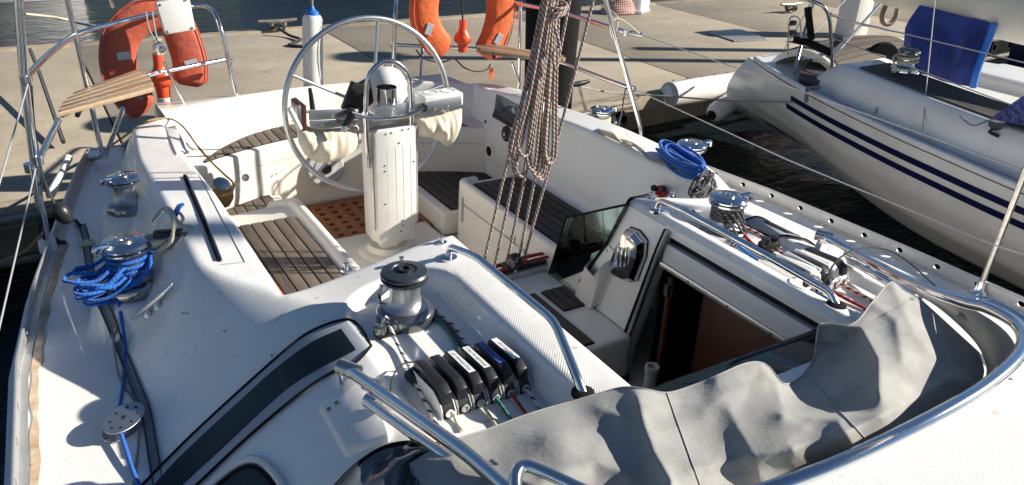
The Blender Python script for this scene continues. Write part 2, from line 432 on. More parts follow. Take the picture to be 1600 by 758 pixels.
# dock: near edge and far edge run nearly athwart the boats
def near_y(x): return 5.28 + (x + 1.83) * .085
def far_y(x): return 10.05 + (x + 1.7) * .02
dock = MB()
dock.prism([(-40, near_y(-40) + .55, DOCK_Z - .13), (60, near_y(60) + .55, DOCK_Z - .13), (60, far_y(60) - .03, DOCK_Z - .13), (-40, far_y(-40) - .03, DOCK_Z - .13)], (0, 0, -.75))
dock_o = dock.build('dock', 'concrete', kind='structure')
def jx(px, py): return P(px, py, z=DOCK_Z).x
joints = [-40, -29, -20.6, -15, -12.2, -9.4, -6.6, -3.8, -1.0, 1.80, 4.60, 7.45, 10.3, 13.1, 16, 20, 26, 40, 60]
for i in range(len(joints) - 1):
    a, b = joints[i] + .008, joints[i + 1] - .008
    s = MB().prism([(a, near_y(a) + .16, DOCK_Z), (b, near_y(b) + .16, DOCK_Z), (b, far_y(b) - .18, DOCK_Z), (a, far_y(a) - .18, DOCK_Z)], (0, 0, -.14), bev=.008)
    s.build('slab', 'concrete', dock_o)
# kerb strips along both edges of the dock
for i in range(len(joints) - 1):
    a, b = joints[i] + .004, joints[i + 1] - .004
    MB().prism([(a, near_y(a), DOCK_Z + .012), (b, near_y(b), DOCK_Z + .012), (b, near_y(b) + .15, DOCK_Z + .012), (a, near_y(a) + .15, DOCK_Z + .012)], (0, 0, -.14), bev=.012).build('edge_board', 'timber', dock_o)
    MB().prism([(a, far_y(a) - .17, DOCK_Z + .02), (b, far_y(b) - .17, DOCK_Z + .02), (b, far_y(b), DOCK_Z + .02), (a, far_y(a), DOCK_Z + .02)], (0, 0, -.14), bev=.012).build('edge_board', 'timber', dock_o)
# steel whaler with brackets below the near edge, between the two boats and left of the stern
def whaler(x0, x1):
    t = MB()
    t.prism([(x0, near_y(x0) - .075, DOCK_Z - .02), (x1, near_y(x1) - .075, DOCK_Z - .02), (x1, near_y(x1) - .005, DOCK_Z - .02), (x0, near_y(x0) - .005, DOCK_Z - .02)], (0, 0, -.05), bev=.008)
    t.prism([(x0, near_y(x0) - .06, DOCK_Z - .30), (x1, near_y(x1) - .06, DOCK_Z - .30), (x1, near_y(x1) - .005, DOCK_Z - .30), (x0, near_y(x0) - .005, DOCK_Z - .30)], (0, 0, -.05), bev=.008)
    o = t.build('steel_waling', 'dock_steel', dock_o)
    x = x0 + .35
    while x < x1:
        MB().lathe((x, near_y(x) - .0, DOCK_Z - .17), [(.075, 0), (.075, .05), (.045, .052), (.045, .02)], 16, axis=(0, -1, 0)).build('mooring_ring', 'black_rubber', dock_o)
        x += .62
whaler(1.75, 3.45); whaler(-7.5, 1.6); whaler(5.4, 14)

# grating plate let into the dock
gc = [P(1105, 52, z=DOCK_Z), P(1155, 46, z=DOCK_Z), P(1200, 63, z=DOCK_Z), P(1147, 66, z=DOCK_Z)]
g = empty('drain_plate', sum(gc, Vector()) / 4 , 'ribbed steel cover plate let into the dock beyond the cream fender', 'drain cover')
MB().prism([p + Vector((0, 0, .002)) for p in gc], (0, 0, .006), bev=.002).build('plate', 'dock_steel', g)
for k in range(12):
    t = (k + .5) / 12; a = gc[0].lerp(gc[1], t); b = gc[3].lerp(gc[2], t); wv = (gc[1] - gc[0]) * .018
    MB().prism([a - wv + Vector((0, 0, .008)), a + wv + Vector((0, 0, .008)), b + wv + Vector((0, 0, .008)), b - wv + Vector((0, 0, .008))], (0, 0, .012)).build('rib', 'aluminium_dull', g)

# unseen wooded hill, added so the water reflects something dark
mat('woodland', (.035, .05, .022), .95, var=(.08, 1.0, (.07, .08, .045)), bump=(.4, .6))
MB().grid(lambda u, v: (lambda x: Vector((x, 120 + 60 * v + 14 * noise.noise((u * 9, v * 3, 1)), WATER_Z - .5 + (26 + 12 * noise.noise((u * 7, 2, 5))) * ss(0, .8, v) + 3 * noise.noise((u * 60, v * 12, 3)) * v)))(mix(-260, 320, u)), 120, 14).build('added_hillside', 'woodland', kind='structure')
# ------------------------------------------------------------------ our sailing boat
boat = empty('sailboat', (0, 2, WATER_Z), 'white sailing yacht in the foreground with open cockpit, wheel and teak seats', 'sailboat')
BY = [-1.6, 0, 1, 1.7, 2.5, 3, 3.4, 4.3, 4.8]; BB = [1.58, 1.78, 1.81, 1.80, 1.76, 1.69, 1.61, 1.42, 1.28]
def beam(y): return float(np.interp(y, BY, BB))
def crest(y): return .86 + .28 * ss(1.85, 2.45, y) - .06 * ss(3.6, 4.5, y)
def foot(y): return min(1.43, beam(y) - .17)
def ztop(a): return .40 - .085 * ss(.35, .96, a)
def rrect(a, y, ca, cy, ha, hy, r):
    dx = abs(a - ca) - ha + r; dy = abs(y - cy) - hy + r
    return math.hypot(max(dx, 0), max(dy, 0)) + min(max(dx, dy), 0) - r
CK_X, CK_Y0, CK_Y1 = .95, 2.10, 4.72      # cockpit opening
CW_X0, CW_X1, CW_Y0 = -.34, .42, .95      # companionway opening
def zf0(x, y):
    a = abs(x); c = crest(y); f = foot(y)
    if a <= c: z = ztop(a)
    elif a < f:
        t = (a - c) / (f - c); z = ztop(c) * (1 - (.40 * t + .60 * ss(0, 1, t)))
    else: z = 0
    # rounded quarter: the coaming turns in towards the stern
    if y > 2.9:
        d = ((a / 1.21) ** 6 + (max(0, y - 3.0) / 1.45) ** 6) ** (1 / 6)
        z *= (1 - ss(.98, 1.12, d)) * mix(1, .80, ss(2.9, 4.1, y))
    return z
def zf(x, y):
    a = abs(x); z = zf0(x, y)
    d = rrect(a, y, .665, 1.50, .165, .46, .14)
    if d < .03: z = mix(z, min(z, .300), ss(.016, -.012, d))
    # winch plinths
    for wx, wy, rr, zz in ((1.337, 2.70, .135, .125), (1.257, 3.37, .105, .160)):
        q = math.hypot(a - wx, y - wy); 
        if q < rr + .05: z = max(z, mix(z, zz, ss(rr + .035, rr - .01, q)))
    # rounded lips round the openings
    dk = max(a - CK_X, CK_Y0 - y) if y > CK_Y0 - .1 else 9
    dk = math.hypot(max(0, a - CK_X), max(0, CK_Y0 - y)) if y > CK_Y0 - .1 else 9
    dc = 9
    if CW_Y0 - .1 < y <= CK_Y0 + .01: dc = max(CW_X0 - x, x - CW_X1)
    for d in (dk, dc):
        if 0 <= d < .025: z -= .025 - math.sqrt(max(0, .025 ** 2 - (.025 - d) ** 2))
    return z
def DK(px, py, off=0):
    """where the sight line of a pixel meets the deck moulding"""
    d = ray(px, py); t0 = (1.0 - CAM.z) / d.z; t1 = (-.1 - CAM.z) / d.z; n = 260; prev = t0
    for i in range(n + 1):
        t = mix(t0, t1, i / n); q = CAM + d * t
        if q.z <= zf(q.x, q.y):
            lo, hi = prev, t
            for _ in range(14):
                mid = (lo + hi) / 2; q = CAM + d * mid
                if q.z <= zf(q.x, q.y): hi = mid
                else: lo = mid
            q = CAM + d * hi; q.z += off; return q
        prev = t
    q = CAM + d * t1; q.z = zf(q.x, q.y) + off; return q

def nonskid(x, y):
    a = abs(x); c = crest(y); f = foot(y); b = beam(y); v = 0
    def inr(lo, hi, t, e=.012): return ss(lo, lo + e, t) * (1 - ss(hi - e, hi, t))
    v = max(v, inr(f + .05, b - .12, a) * inr(-1.5, 2.35, y))                       # side deck
    v = max(v, inr(CK_X + .03, c + .03, a) * inr(2.0, 3.05, y))                     # coaming tops
    v = max(v, inr(.45, c, a) * inr(1.985, CK_Y0 - .03, y))                         # strip across the aft roof edge
    v = max(v, inr(.435, .49, a, .006) * inr(1.0, 1.60, y)); v = max(v, inr(.435, .49, a, .006) * inr(1.68, 1.95, y))
    v = max(v, inr(.845, c + .02, a, .006) * inr(1.1, 1.98, y))
    v = max(v, inr(-.1, .85, a) * inr(-1.5, .62, y))
    return v
def deck_mesh():
    ys = [-1.5 + .05 * i for i in range(46)]; ys = [y for y in ys if y < .78]
    ys += list(np.arange(.8, 2.45, .0125)); ys += list(np.arange(2.45, 4.0, .02)); ys += list(np.arange(4.0, 4.73, .03))
    ys += [CW_Y0, CK_Y0, 4.72]; ys = sorted(set(round(float(y), 4) for y in ys))
    ys = [y for i, y in enumerate(ys) if i == 0 or y - ys[i - 1] > .004 or y in (CW_Y0, CK_Y0)]
    base = sorted(set([round(float(v), 4) for v in list(np.arange(0, .48, .02)) + list(np.arange(.48, .90, .0115)) + list(np.arange(.90, 1.50, .0165))] + [.34, .42, .95, .955, .962]))
    rel = [1.5 + .5 * k / 14 for k in range(1, 15)]      # remapped to the sheer
    half = base + rel
    xs = [-h for h in reversed(half[1:])] + half
    def X(h, y):
        a = abs(h); b = beam(y)
        if a <= 1.1: q = a
        else: q = 1.1 + (a - 1.1) / .9 * (b - 1.1)
        return math.copysign(q, h)
    vs = []; ns = []
    for y in ys:
        for h in xs:
            x = X(h, y); vs.append((x, y, zf(x, y))); ns.append(nonskid(x, y))
    w = len(xs); fs = []
    for j in range(len(ys) - 1):
        yc = (ys[j] + ys[j + 1]) / 2
        for i in range(w - 1):
            xc = (X(xs[i], yc) + X(xs[i + 1], yc)) / 2
            if abs(xc) < CK_X and yc > CK_Y0: continue
            if CW_X0 < xc < CW_X1 and CW_Y0 < yc < CK_Y0 + .02: continue
            fs.append((j * w + i, j * w + i + 1, (j + 1) * w + i + 1, (j + 1) * w + i))
    me = bpy.data.meshes.new('deck'); me.from_pydata([(x, y - 2, z) for x, y, z in vs], [], fs)
    at = me.attributes.new('nonskid', 'FLOAT', 'POINT'); at.data.foreach_set('value', ns)
    me.materials.append(MATS['deck_gelcoat']); me.shade_smooth(); me.update()
    o = bpy.data.objects.new('deck', me); place(o, (0, 2, 0), boat); return o
deck = deck_mesh()

# hull shell
def hull_pt(s, y):
    b = beam(y); k = min(1, max(0, s))
    prof = [(1.0, 0.0), (1.005, -.25), (.985, -.60), (.90, -.95), (.70, -1.2), (.35, -1.38), (0, -1.45)]
    i = min(5, int(k * 6)); t = k * 6 - i
    return prof[i][0] * (1 - t) + prof[i + 1][0] * t, prof[i][1] * (1 - t) + prof[i + 1][1] * t
hm = MB()
for sg in (-1, 1):
    hm.grid(lambda u, v, sg=sg: Vector((sg * beam(mix(-1.5, 4.75, v)) * hull_pt(u, 0)[0], mix(-1.5, 4.75, v), hull_pt(u, 0)[1] * (1 - .35 * ss(3, 4.75, mix(-1.5, 4.75, v))) - .004)), 12, 40)
hm.build('hull', 'gelcoat', boat)
# transom panel
tp = [Vector((sg * beam(4.75) * hull_pt(k / 6, 0)[0], 4.752, hull_pt(k / 6, 0)[1] * .65 - .004)) for sg, ks in ((1, range(7)), (-1, range(5, -1, -1))) for k in ks]
MB().prism(tp, (0, .02, 0)).build('transom', 'gelcoat', boat)

# perforated aluminium toe rails
def toe_rail(sg):
    ln = [0]; yy = np.arange(-1.5, 4.62, .02); pts = [(beam(y) - .035, y) for y in yy]
    for i in range(1, len(pts)): ln.append(ln[-1] + math.hypot(pts[i][0] - pts[i - 1][0], pts[i][1] - pts[i - 1][1]))
    def at(s): return float(np.interp(s, ln, [p[0] for p in pts])), float(np.interp(s, ln, [p[1] for p in pts]))
    hgt, cell = .050, .185; n = int(ln[-1] / cell); t = MB(); K = 16; ca = math.atan2(hgt, cell); AN = sorted([ca, math.pi - ca, math.pi + ca, 2 * math.pi - ca] + [k_ * math.pi / 6 for k_ in range(12)])
    for i in range(n):
        s0 = i * cell; sc = s0 + cell / 2; zc = .031
        for side, off in ((0, 0), (1, .006)):
            out = []; inn = []
            for k in range(K):
                a = AN[k]; c_, s_ = math.cos(a), math.sin(a)
                m_ = max(abs(c_) / (cell / 2), abs(s_) / (hgt / 2))
                out.append((sc + c_ / m_, zc + s_ / m_)); inn.append((sc + c_ * .0155, zc + s_ * .0125))
            vs = []
            for (s, z) in out + inn:
                x, y = at(s); vs.append((sg * (x + off), y, z))
            t.add(vs, [(k, (k + 1) % K, K + (k + 1) % K, K + k) for k in range(K)])
        vs = []
        for k in range(K):
            a = AN[k]
            x, y = at(sc + math.cos(a) * .0155); z = zc + math.sin(a) * .0125
            vs += [(sg * x, y, z), (sg * (x + .006), y, z)]
        t.add(vs, [(2 * k, 2 * ((k + 1) % K), 2 * ((k + 1) % K) + 1, 2 * k + 1) for k in range(K)])
    top = [Vector((sg * (p[0] + .003), p[1], .058)) for p in pts[::4]]
    t.tube(top, .006, 8)
    # foot flange on the deck
    t.grid(lambda u, v: Vector((sg * (at(v * ln[-1])[0] + mix(-.022, .004, u)), at(v * ln[-1])[1], .006)), 1, 90, .004)
    t.build('toe_rail', 'aluminium_dull', boat, weld=True)
toe_rail(1); toe_rail(-1)
# brown stained caulking strip inside the left toe rail
MB().grid(lambda u, v: Vector((-(beam(mix(.2, 3.5, v)) - mix(.086, .064, u) - .010 * noise.noise((v * 30, u, 0))), mix(.2, 3.5, v), .004)), 2, 120, .002).build('caulking_strip', 'stain', boat)

# ---- cockpit well
SEAT_Z, SOLE_Z, STEP_Z = -.085, -.42, -.27
def sweep_y(prof, y0, y1, n=1, yfun=None):
    k = len(prof)
    return lambda mb: mb.grid(lambda u, v: Vector((prof[round(u * (k - 1))][0], mix(y0, y1, v), prof[round(u * (k - 1))][1])), k - 1, n)
def arc(cx, cz, r, a0, a1, n=5): return [(cx + r * math.cos(R(mix(a0, a1, i / n))), cz + r * math.sin(R(mix(a0, a1, i / n)))) for i in range(n + 1)]
for sg in (-1, 1):
    w = MB()
    back = [(CK_X, ztop(CK_X) - .024), (CK_X - .005, .20), (CK_X - .03, .10), (CK_X - .055, -.03)] + arc(CK_X - .105, SEAT_Z + .045, .045, -8, -90, 4)
    def side(prof, y0, y1, n):
        k = len(prof)
        def fn(u, v):
            y = mix(y0, y1, v); x, z = prof[round(u * (k - 1))]; zt = zf0(CK_X + .002, y) - .0245; f = zt / (ztop(CK_X) - .0245)
            return Vector((sg * x, y, z * f if z > 0 else z))
        w.grid(fn, k - 1, n)
    side(back, CK_Y0 - .02, 3.62, 30)
    backa = [(x, z) for x, z in [(CK_X, ztop(CK_X) - .024), (CK_X - .005, .20), (CK_X - .03, .10), (CK_X - .05, -.1), (CK_X - .055, STEP_Z)]]
    side(backa, 3.60, 4.70, 24)
    w.build('cockpit_side', 'gelcoat', boat)
    # seat moulding with raised rounded front and locker face
    pr = [(.84, SEAT_Z), (.50, SEAT_Z)] + [(.492, SEAT_Z + .004), (.486, SEAT_Z + .022)] + arc(.455, SEAT_Z + .012, .028, 60, 170, 6) + [(.425, -.14), (.420, SOLE_Z)]
    y0, y1 = CK_Y0 - .02, (3.60 if sg > 0 else 3.73)
    def seat_fn(u, v, pr=pr, sg=sg, y0=y0, y1=y1):
        i = round(u * (len(pr) - 1)); x, z = pr[i]; y = mix(y0, y1, v)
        e = max(0, y - (y1 - .09)) / .09          # rounded aft end
        x2 = x + (.84 - x) * 0 + (.10 * (1 - math.sqrt(max(0, 1 - e * e)))) * (1 if x < .55 else 0)
        z2 = z - .02 * e ** 3 if z > SOLE_Z + .01 else z
        return Vector((sg * x2, y, z2))
    w = MB().grid(seat_fn, len(pr) - 1, 40)
    # aft end wall of the seat
    w.prism([(sg * .84, y1 - .002, SEAT_Z - .02), (sg * .515, y1 - .002, SEAT_Z - .012), (sg * .515, y1 - .002, SOLE_Z), (sg * .84, y1 - .002, SOLE_Z)], (0, -.02, 0))
    so_ = w.build('cockpit_seat', 'gelcoat_cream', boat)
    # locker seam and slot on the front
    MB().box((sg * .4205, 2.95, -.165), (.004, 1.05, .005)).build('locker_seam', 'grey_plastic', so_)
    MB().box((sg * .4195, 3.475, -.20), (.006, .016, .15), bev=.003).build('vent_slot', 'grey_plastic', so_)
    MB().lathe((sg * .419, 2.93, -.14), [(.018, 0), (.018, .006), (.010, .008), (.010, .004)], 14, axis=(-sg, 0, 0)).build('lock', 'stainless', so_)
    # seat planks
    pad = empty('seat_teak', (sg * .67, 2.85, SEAT_Z), parent=boat)
    MB().box((sg * .672, 2.84, SEAT_Z + .004), (.336, 1.36, .004), bev=.0015).build('seam_base', 'teak_seam', pad)
    n = 6; x0, x1 = .508, .836; wd_ = (x1 - x0) / n
    first = None
    for k in range(n):
        xc = sg * (x0 + wd_ * (k + .5))
        if first is None:
            first = MB().box((xc, 2.84, SEAT_Z + .0095), (wd_ - .0075, 1.35, .007), bev=.0018).build('plank', 'teak_dark' if sg > 0 else 'teak_weathered', pad)
        else: share(first, 'plank', (xc, 2.84, SEAT_Z + .006), pad)
# sole, helm steps
MB().box((0, 3.30, SOLE_Z - .02), (1.9, 2.9, .04)).build('cockpit_sole', 'gelcoat_cream', boat)
for sg in (-1, 1):
    st = MB().prism([(sg * .37, 3.605, STEP_Z), (sg * .90, 3.605, STEP_Z), (sg * .90, 4.62, STEP_Z), (sg * .37, 4.62, STEP_Z)], (0, 0, -.14), bev=.015, seg=3).build('helm_step', 'gelcoat_cream', boat)
    pad = empty('step_teak', (sg * .65, 3.95, STEP_Z), parent=boat)
    MB().box((sg * .66, 3.965, STEP_Z + .003), (.46, .66, .004)).build('seam_base', 'teak_seam', pad)
    first = None
    for k in range(8):
        xc = sg * (.436 + .0575 * (k + .5))
        if first is None: first = MB().box((xc, 3.965, STEP_Z + .0085), (.051, .655, .007), bev=.0018).build('plank', 'teak_dark' if sg > 0 else 'teak_weathered', pad)
        else: share(first, 'plank', (xc, 3.965, STEP_Z + .005), pad)
# wooden grating on the sole behind the pedestal
gr = MB(); gx0, gx1, gy0, gy1 = -.36, .36, 3.80, 4.28; ps = .080
n = int((gx1 - gx0) / ps)
for i in range(n + 1): gr.box((mix(gx0, gx1, i / n), (gy0 + gy1) / 2, SOLE_Z + .022), (.044, gy1 - gy0, .022), bev=.002)
n2 = int((gy1 - gy0) / ps)
for i in range(n2 + 1): gr.box(((gx0 + gx1) / 2, mix(gy0, gy1, i / n2), SOLE_Z + .0205), (gx1 - gx0, .044, .022), bev=.002)
for x in (gx0 - .03, gx1 + .03): gr.box((x, (gy0 + gy1) / 2, SOLE_Z + .018), (.05, gy1 - gy0 + .1, .03), bev=.004)
for y in (gy0 - .035, gy1 + .035): gr.box(((gx0 + gx1) / 2, y, SOLE_Z + .0175), (gx1 - gx0, .045, .028), bev=.004)
gr.build('wooden_grating', 'teak_grating', boat)

# ---- helm seat across the stern (concave, with radial planks) and its backrest
HZ = .045
def hy(x): return 4.33 - .30 * (abs(x) / .9) ** 2.0          # front edge of the helm seat
def tb(x): return 4.62 - .36 * (abs(x) / .98) ** 2.2         # root of the backrest
w = MB()
hp = lambda x: [(hy(x) + .05, SOLE_Z - .01), (hy(x) + .02, STEP_Z + .05), (hy(x) + .004, -.02), (hy(x), HZ - .012), (hy(x) + .014, HZ), (tb(x) - .02, HZ), (tb(x), HZ + .018), (tb(x) + .03, .15), (tb(x) + .05, .228), (tb(x) + .075, .245), (4.74, .225), (4.765, .19), (4.77, .0)]
def hsf(u, v):
    x = mix(-1.13, 1.13, u); y, z = hp(x)[round(v * 12)]
    if abs(x) > .948: z = min(z, zf0(x, y) + .004)
    return Vector((x, y, z))
w.grid(hsf, 64, 12)
hs = w.build('helm_seat', 'gelcoat_cream', boat, sharp=60)
# quarter mouldings closing the coaming to the stern rail
for sg in (-1, 1):
    for k in range(2): pass
pad = empty('helm_seat_teak', (0, 4.3, HZ), parent=boat)
for sg in (-1, 1):
    def hback(x): return mix(hy(x) + .034, tb(x) - .037, max(0, 1 - (x / .80) ** 3.2))
    MB().grid(lambda u, v: (lambda x: Vector((sg * x, mix(hy(x) + .028, hback(x) + .003, v), HZ + .004)))(mix(.10, .795, u)), 24, 2, .003).build('seam_base', 'teak_seam', pad)
    n = 12
    for k in range(n):
        xa, xb = mix(.105, .785, k / n) + .0035, mix(.105, .785, (k + 1) / n) - .0035
        def q(x): 
            return Vector((sg * x, hy(x) + .030, HZ + .011)), Vector((sg * x, hback(x), HZ + .011))
        a0, a1 = q(xa); b0, b1 = q(xb)
        MB().prism([a0, b0, b1, a1], (0, 0, -.006), bev=.0015).build('plank', 'teak_weathered_across', pad)
# seam across the front of the helm seat and a round speaker-like cover
sm = MB().tube([Vector((x, hy(x) + .0075, -.06)) for x in np.linspace(-.85, .85, 30)], .0025, 6).build('locker_seam', 'grey_plastic', hs)
def disc_on_front(px, py, r, nm, m1, m2):
    c = P(px, py, y=hy(-.2) - .002)
    e = empty(nm, c, parent=boat)
    MB().lathe(c, [(r, -.005), (r, .010), (r * .93, .016), (r * .62, .014), (r * .60, .020), (r * .3, .024)], 32, axis=(0, -1, .12)).build('cover', m1, e)
    MB().lathe(c + Vector((0, -.024, 0)), [(r * .26, 0), (r * .26, .012), (r * .18, .014)], 16, axis=(0, -1, .12)).build('hub', m2, e)
disc_on_front(508, 262, .115, 'round_inspection_cover', 'grey_plastic', 'black_plastic')
MB().box(P(432, 272, y=hy(-.4)) + Vector((0, -.0, 0)), (.006, .01, .006)).build('stud', 'black_plastic', hs)
MB().lathe(P(383, 277, y=hy(-.62) ), [(.014, 0), (.022, .01), (.012, .022)], 12, axis=(0, -1, .1)).build('drain_plug', 'grey_plastic', hs)
# right-hand gate seam in the stern seat front
for q0, q1 in (((682, 215), (683, 285)),):
    MB().tube([P(*q0, y=hy(.42) - .002), P(*q1, y=hy(.42) + .02)], .0028, 6).build('gate_seam', 'black_rubber', hs)

# ---- instrument pod on the right coaming
xi = CK_X - .062
pod = empty('instrument_pod', P(790, 245, x=xi), parent=boat)
def PI(px, py, dx=0): 
    p = P(px, py, x=xi); p.x -= dx; return p
pl = [PI(*q) for q in ((762, 140), (812, 150), (826, 172), (815, 215), (790, 268), (757, 248), (752, 205))]
MB().prism(pl, (.16, 0, 0), bev=.012, seg=3).build('pod_body', 'gelcoat', pod)
MB().prism([PI(*q, .002) for q in ((777, 147), (812, 165), (806, 189), (774, 169))], (-.006, 0, 0), bev=.002).build('display', 'screen', pod)
MB().prism([PI(*q, .002) for q in ((774, 170), (806, 190), (801, 200), (770, 182))], (-.006, 0, 0), bev=.002).build('key_panel', 'black_plastic', pod)
MB().lathe(PI(793, 209, .001), [(.048, 0), (.048, .012), (.040, .018), (.020, .016), (.018, .022), (.008, .022)], 24, axis=(-1, 0, .05)).build('gauge', 'black_plastic', pod)
MB().lathe(PI(793, 209, .021), [(.014, 0), (.012, .004)], 14, axis=(-1, 0, .05)).build('gauge_face', 'aluminium', pod)
MB().lathe(PI(767, 236, .001), [(.050, 0), (.050, .006), (.034, .008)], 8, axis=(-1, 0, 0)).build('socket_plate', 'white_plastic', pod)
MB().lathe(PI(766, 236, .009), [(.031, 0), (.031, .003)], 20, axis=(-1, 0, 0)).build('socket_hole', 'unlit_black', pod)
MB().lathe(PI(759, 190, .001), [(.010, 0), (.010, .004)], 12, axis=(-1, 0, 0)).build('knob', 'black_plastic', pod)
MB().lathe(PI(806, 172, .008), [(.020, 0), (.019, .010), (.012, .012)], 18, axis=(-1, 0, 0)).build('dial', 'grey_plastic', pod)

# ---- bridge deck, companionway walls
BR_Z = -.17
MB().box((.04, 2.285, BR_Z - .13), (.755, .65, .26), bev=.02, seg=3).build('bridge_deck', 'gelcoat', boat)
def pad_px(pxs, nplank, z, axis=1):
    pts = [P(a, b, z=z) for a, b in pxs]
    xs = [p.x for p in pts]; ys = [p.y for p in pts]; x0, x1, y0, y1 = min(xs), max(xs), min(ys), max(ys)
    return x0, x1, y0, y1
for (x0, x1, y0, y1, n) in ((.272, .395, 2.25, 2.43, 3), (-.26, .238, 1.985, 2.43, 8)):
    pad = empty('step_teak', ((x0 + x1) / 2, (y0 + y1) / 2, BR_Z), parent=boat)
    MB().box(((x0 + x1) / 2, (y0 + y1) / 2, BR_Z + .003), (x1 - x0 + .006, y1 - y0 + .006, .005), bev=.002).build('seam_base', 'teak_seam', pad)
    wd_ = (x1 - x0) / n; first = None
    for k in range(n):
        xc = x0 + wd_ * (k + .5)
        if first is None: first = MB().box((xc, (y0 + y1) / 2, BR_Z + .009), (wd_ - .006, y1 - y0, .007), bev=.0018).build('plank', 'teak_dark', pad)
        else: share(first, 'plank', (xc, (y0 + y1) / 2, BR_Z + .0055), pad)
for sg in (-1, 1):
    xw = CW_X1 if sg > 0 else CW_X0
    poly = [(1.835, ztop(.42) - .028), (2.085, ztop(.42) - .028), (2.36, -.11), (2.36, SOLE_Z + .004), (2.02, SOLE_Z + .004), (2.00, -.27), (1.87, .26)]
    b_ = MB().prism([Vector((xw + sg * .001, y, z)) for y, z in poly], (sg * .06, 0, 0), bev=.006, seg=2).build('bulkhead', 'gelcoat', boat)
    def bw(u, v, sg=sg, xw=xw):
        a = mix(abs(xw) + .05, CK_X, u); zt = ztop(a) - .024; t = v
        return Vector((sg * a, mix(2.0985, 2.34, t ** 1.1) if t < 1 else 2.34, mix(zt, SEAT_Z, t)))
    MB().grid(bw, 8, 6).build('bulkhead_panel', 'gelcoat', boat)
    # inner wall of the roof opening with sliding-hatch runner
    MB().prism([Vector((xw + sg * .001, y, z)) for y, z in [(CW_Y0 - .3, ztop(.42) - .020), (1.86, ztop(.42) - .020), (1.86, .335), (CW_Y0 - .3, .335)]], (sg * .05, 0, 0), bev=.003).build('roof_edge', 'gelcoat', boat)
    MB().prism([Vector((xw + sg * .03, y, z)) for y, z in [(CW_Y0 - .3, .334), (1.862, .334), (1.862, .300), (CW_Y0 - .3, .300)]], (sg * .03, 0, 0)).build('hatch_slot', 'unlit_black', boat)
    MB().prism([Vector((xw + sg * .006, y, z)) for y, z in [(CW_Y0 - .3, .300), (1.855, .300), (1.86, .205), (CW_Y0 - .3, .205)]], (sg * .03, 0, 0), bev=.003).build('hatch_runner', 'gelcoat_grey', boat)
    MB().prism([Vector((xw - sg * .004, y, z)) for y, z in [(CW_Y0 - .3, .222), (1.86, .222), (1.865, .200), (CW_Y0 - .3, .200)]], (sg * .03, 0, 0), bev=.002).build('runner_strip', 'aluminium', boat)
    for k in range(4):
        MB().lathe((xw - sg * .0045, 1.1 + .2 * k, .211), [(.005, 0), (.003, .002)], 8, axis=(-sg, 0, 0)).build('screw', 'black_plastic', boat)
# rubber trim and door frame on the right wall
MB().tube(bend([P(1020, 303, x=.62), P(984, 311, x=.415), P(948, 380, x=.413), P(906, 440, x=.413)], .02), .007, 8).build('rubber_trim', 'black_rubber', boat)
MB().tube(bend([Vector((.414, 1.835, .36)), Vector((.414, 1.868, .26)), Vector((.414, 2.0, -.25)), Vector((.405, 2.03, -.315)), Vector((.2, 2.03, -.32))], .06), .011, 8).build('door_frame', 'aluminium', boat)
MB().tube(bend([Vector((.411, 1.85, .36)), Vector((.411, 1.885, .26)), Vector((.411, 2.015, -.22)), Vector((.40, 2.05, -.30))], .06), .006, 8).build('rubber_trim', 'black_rubber', boat)
# handle pocket, chrome vent cover
def PW(px, py, dx=0): p = P(px, py, x=.42); p.x -= dx; return p
pk = empty('handle_pocket', PW(935, 470), parent=boat)
outer = [PW(*q, .002) for q in ((953, 382), (966, 402), (931, 478), (908, 466), (925, 405))]
MB().prism([PW(926, 396, .001), PW(953, 384, .001), PW(967, 398, .001), PW(937, 477, .001), PW(908, 464, .001)], (-.004, 0, 0), bev=.001).build('back_plate', 'white_plastic', pk)
w = MB()
def pocket(u, v):
    top = [PW(927, 400, .003), PW(930, 412, .055), PW(946, 420, .062), PW(960, 408, .055), PW(966, 398, .003)]
    bot = [PW(908, 462, .003), PW(906, 466, .035), PW(918, 476, .04), PW(932, 480, .035), PW(936, 474, .003)]
    i = round(u * 4); a = top[i].copy(); 
    if i == 2: a.z -= .022
    return a.lerp(bot[i], v)
w.grid(pocket, 4, 4); w.build('pocket', 'white_plastic', pk, sharp=60)
MB().lathe(PW(950, 391, .002), [(.006, 0), (.004, .004)], 10, axis=(-1, 0, 0)).build('screw', 'black_plastic', pk)
vent = empty('vent_cover', PW(990, 400), parent=boat)
vo = [PW(*q) for q in ((986, 357), (1000, 362), (1012, 377), (1010, 400), (997, 436), (985, 438), (964, 428), (961, 412), (972, 382))]
cen = sum(vo, Vector()) / len(vo)
def ring(f, d): return [cen + (p - cen) * f - Vector((d, 0, 0)) for p in vo]
w = MB(); rs = [ring(1.05, 0), ring(1.05, .010), ring(1.0, .028), ring(.86, .043), ring(.55, .050), ring(.2, .047)]
k = len(vo); w.add([p for r_ in rs for p in r_], [(i * k + j, i * k + (j + 1) % k, (i + 1) * k + (j + 1) % k, (i + 1) * k + j) for i in range(5) for j in range(k)] + [tuple(5 * k + j for j in range(k))])
w.build('chrome_shell', 'chrome', vent, sharp=20)
for f in (-.3, 0, .3):
    c_ = cen + Vector((-.047, 0, 0)) + (vo[8] - vo[3]) * f * .55
    d_ = (vo[0] - vo[5]).normalized()
    MB().tube([c_ - d_ * .045, c_ - Vector((.004, 0, 0)), c_ + d_ * .045], .0045, 8).build('louvre', 'chrome', vent)
MB().prism([cen + (p - cen) * 1.075 - Vector((.001, 0, 0)) for p in vo], (-.004, 0, 0)).build('gasket', 'black_rubber', vent)
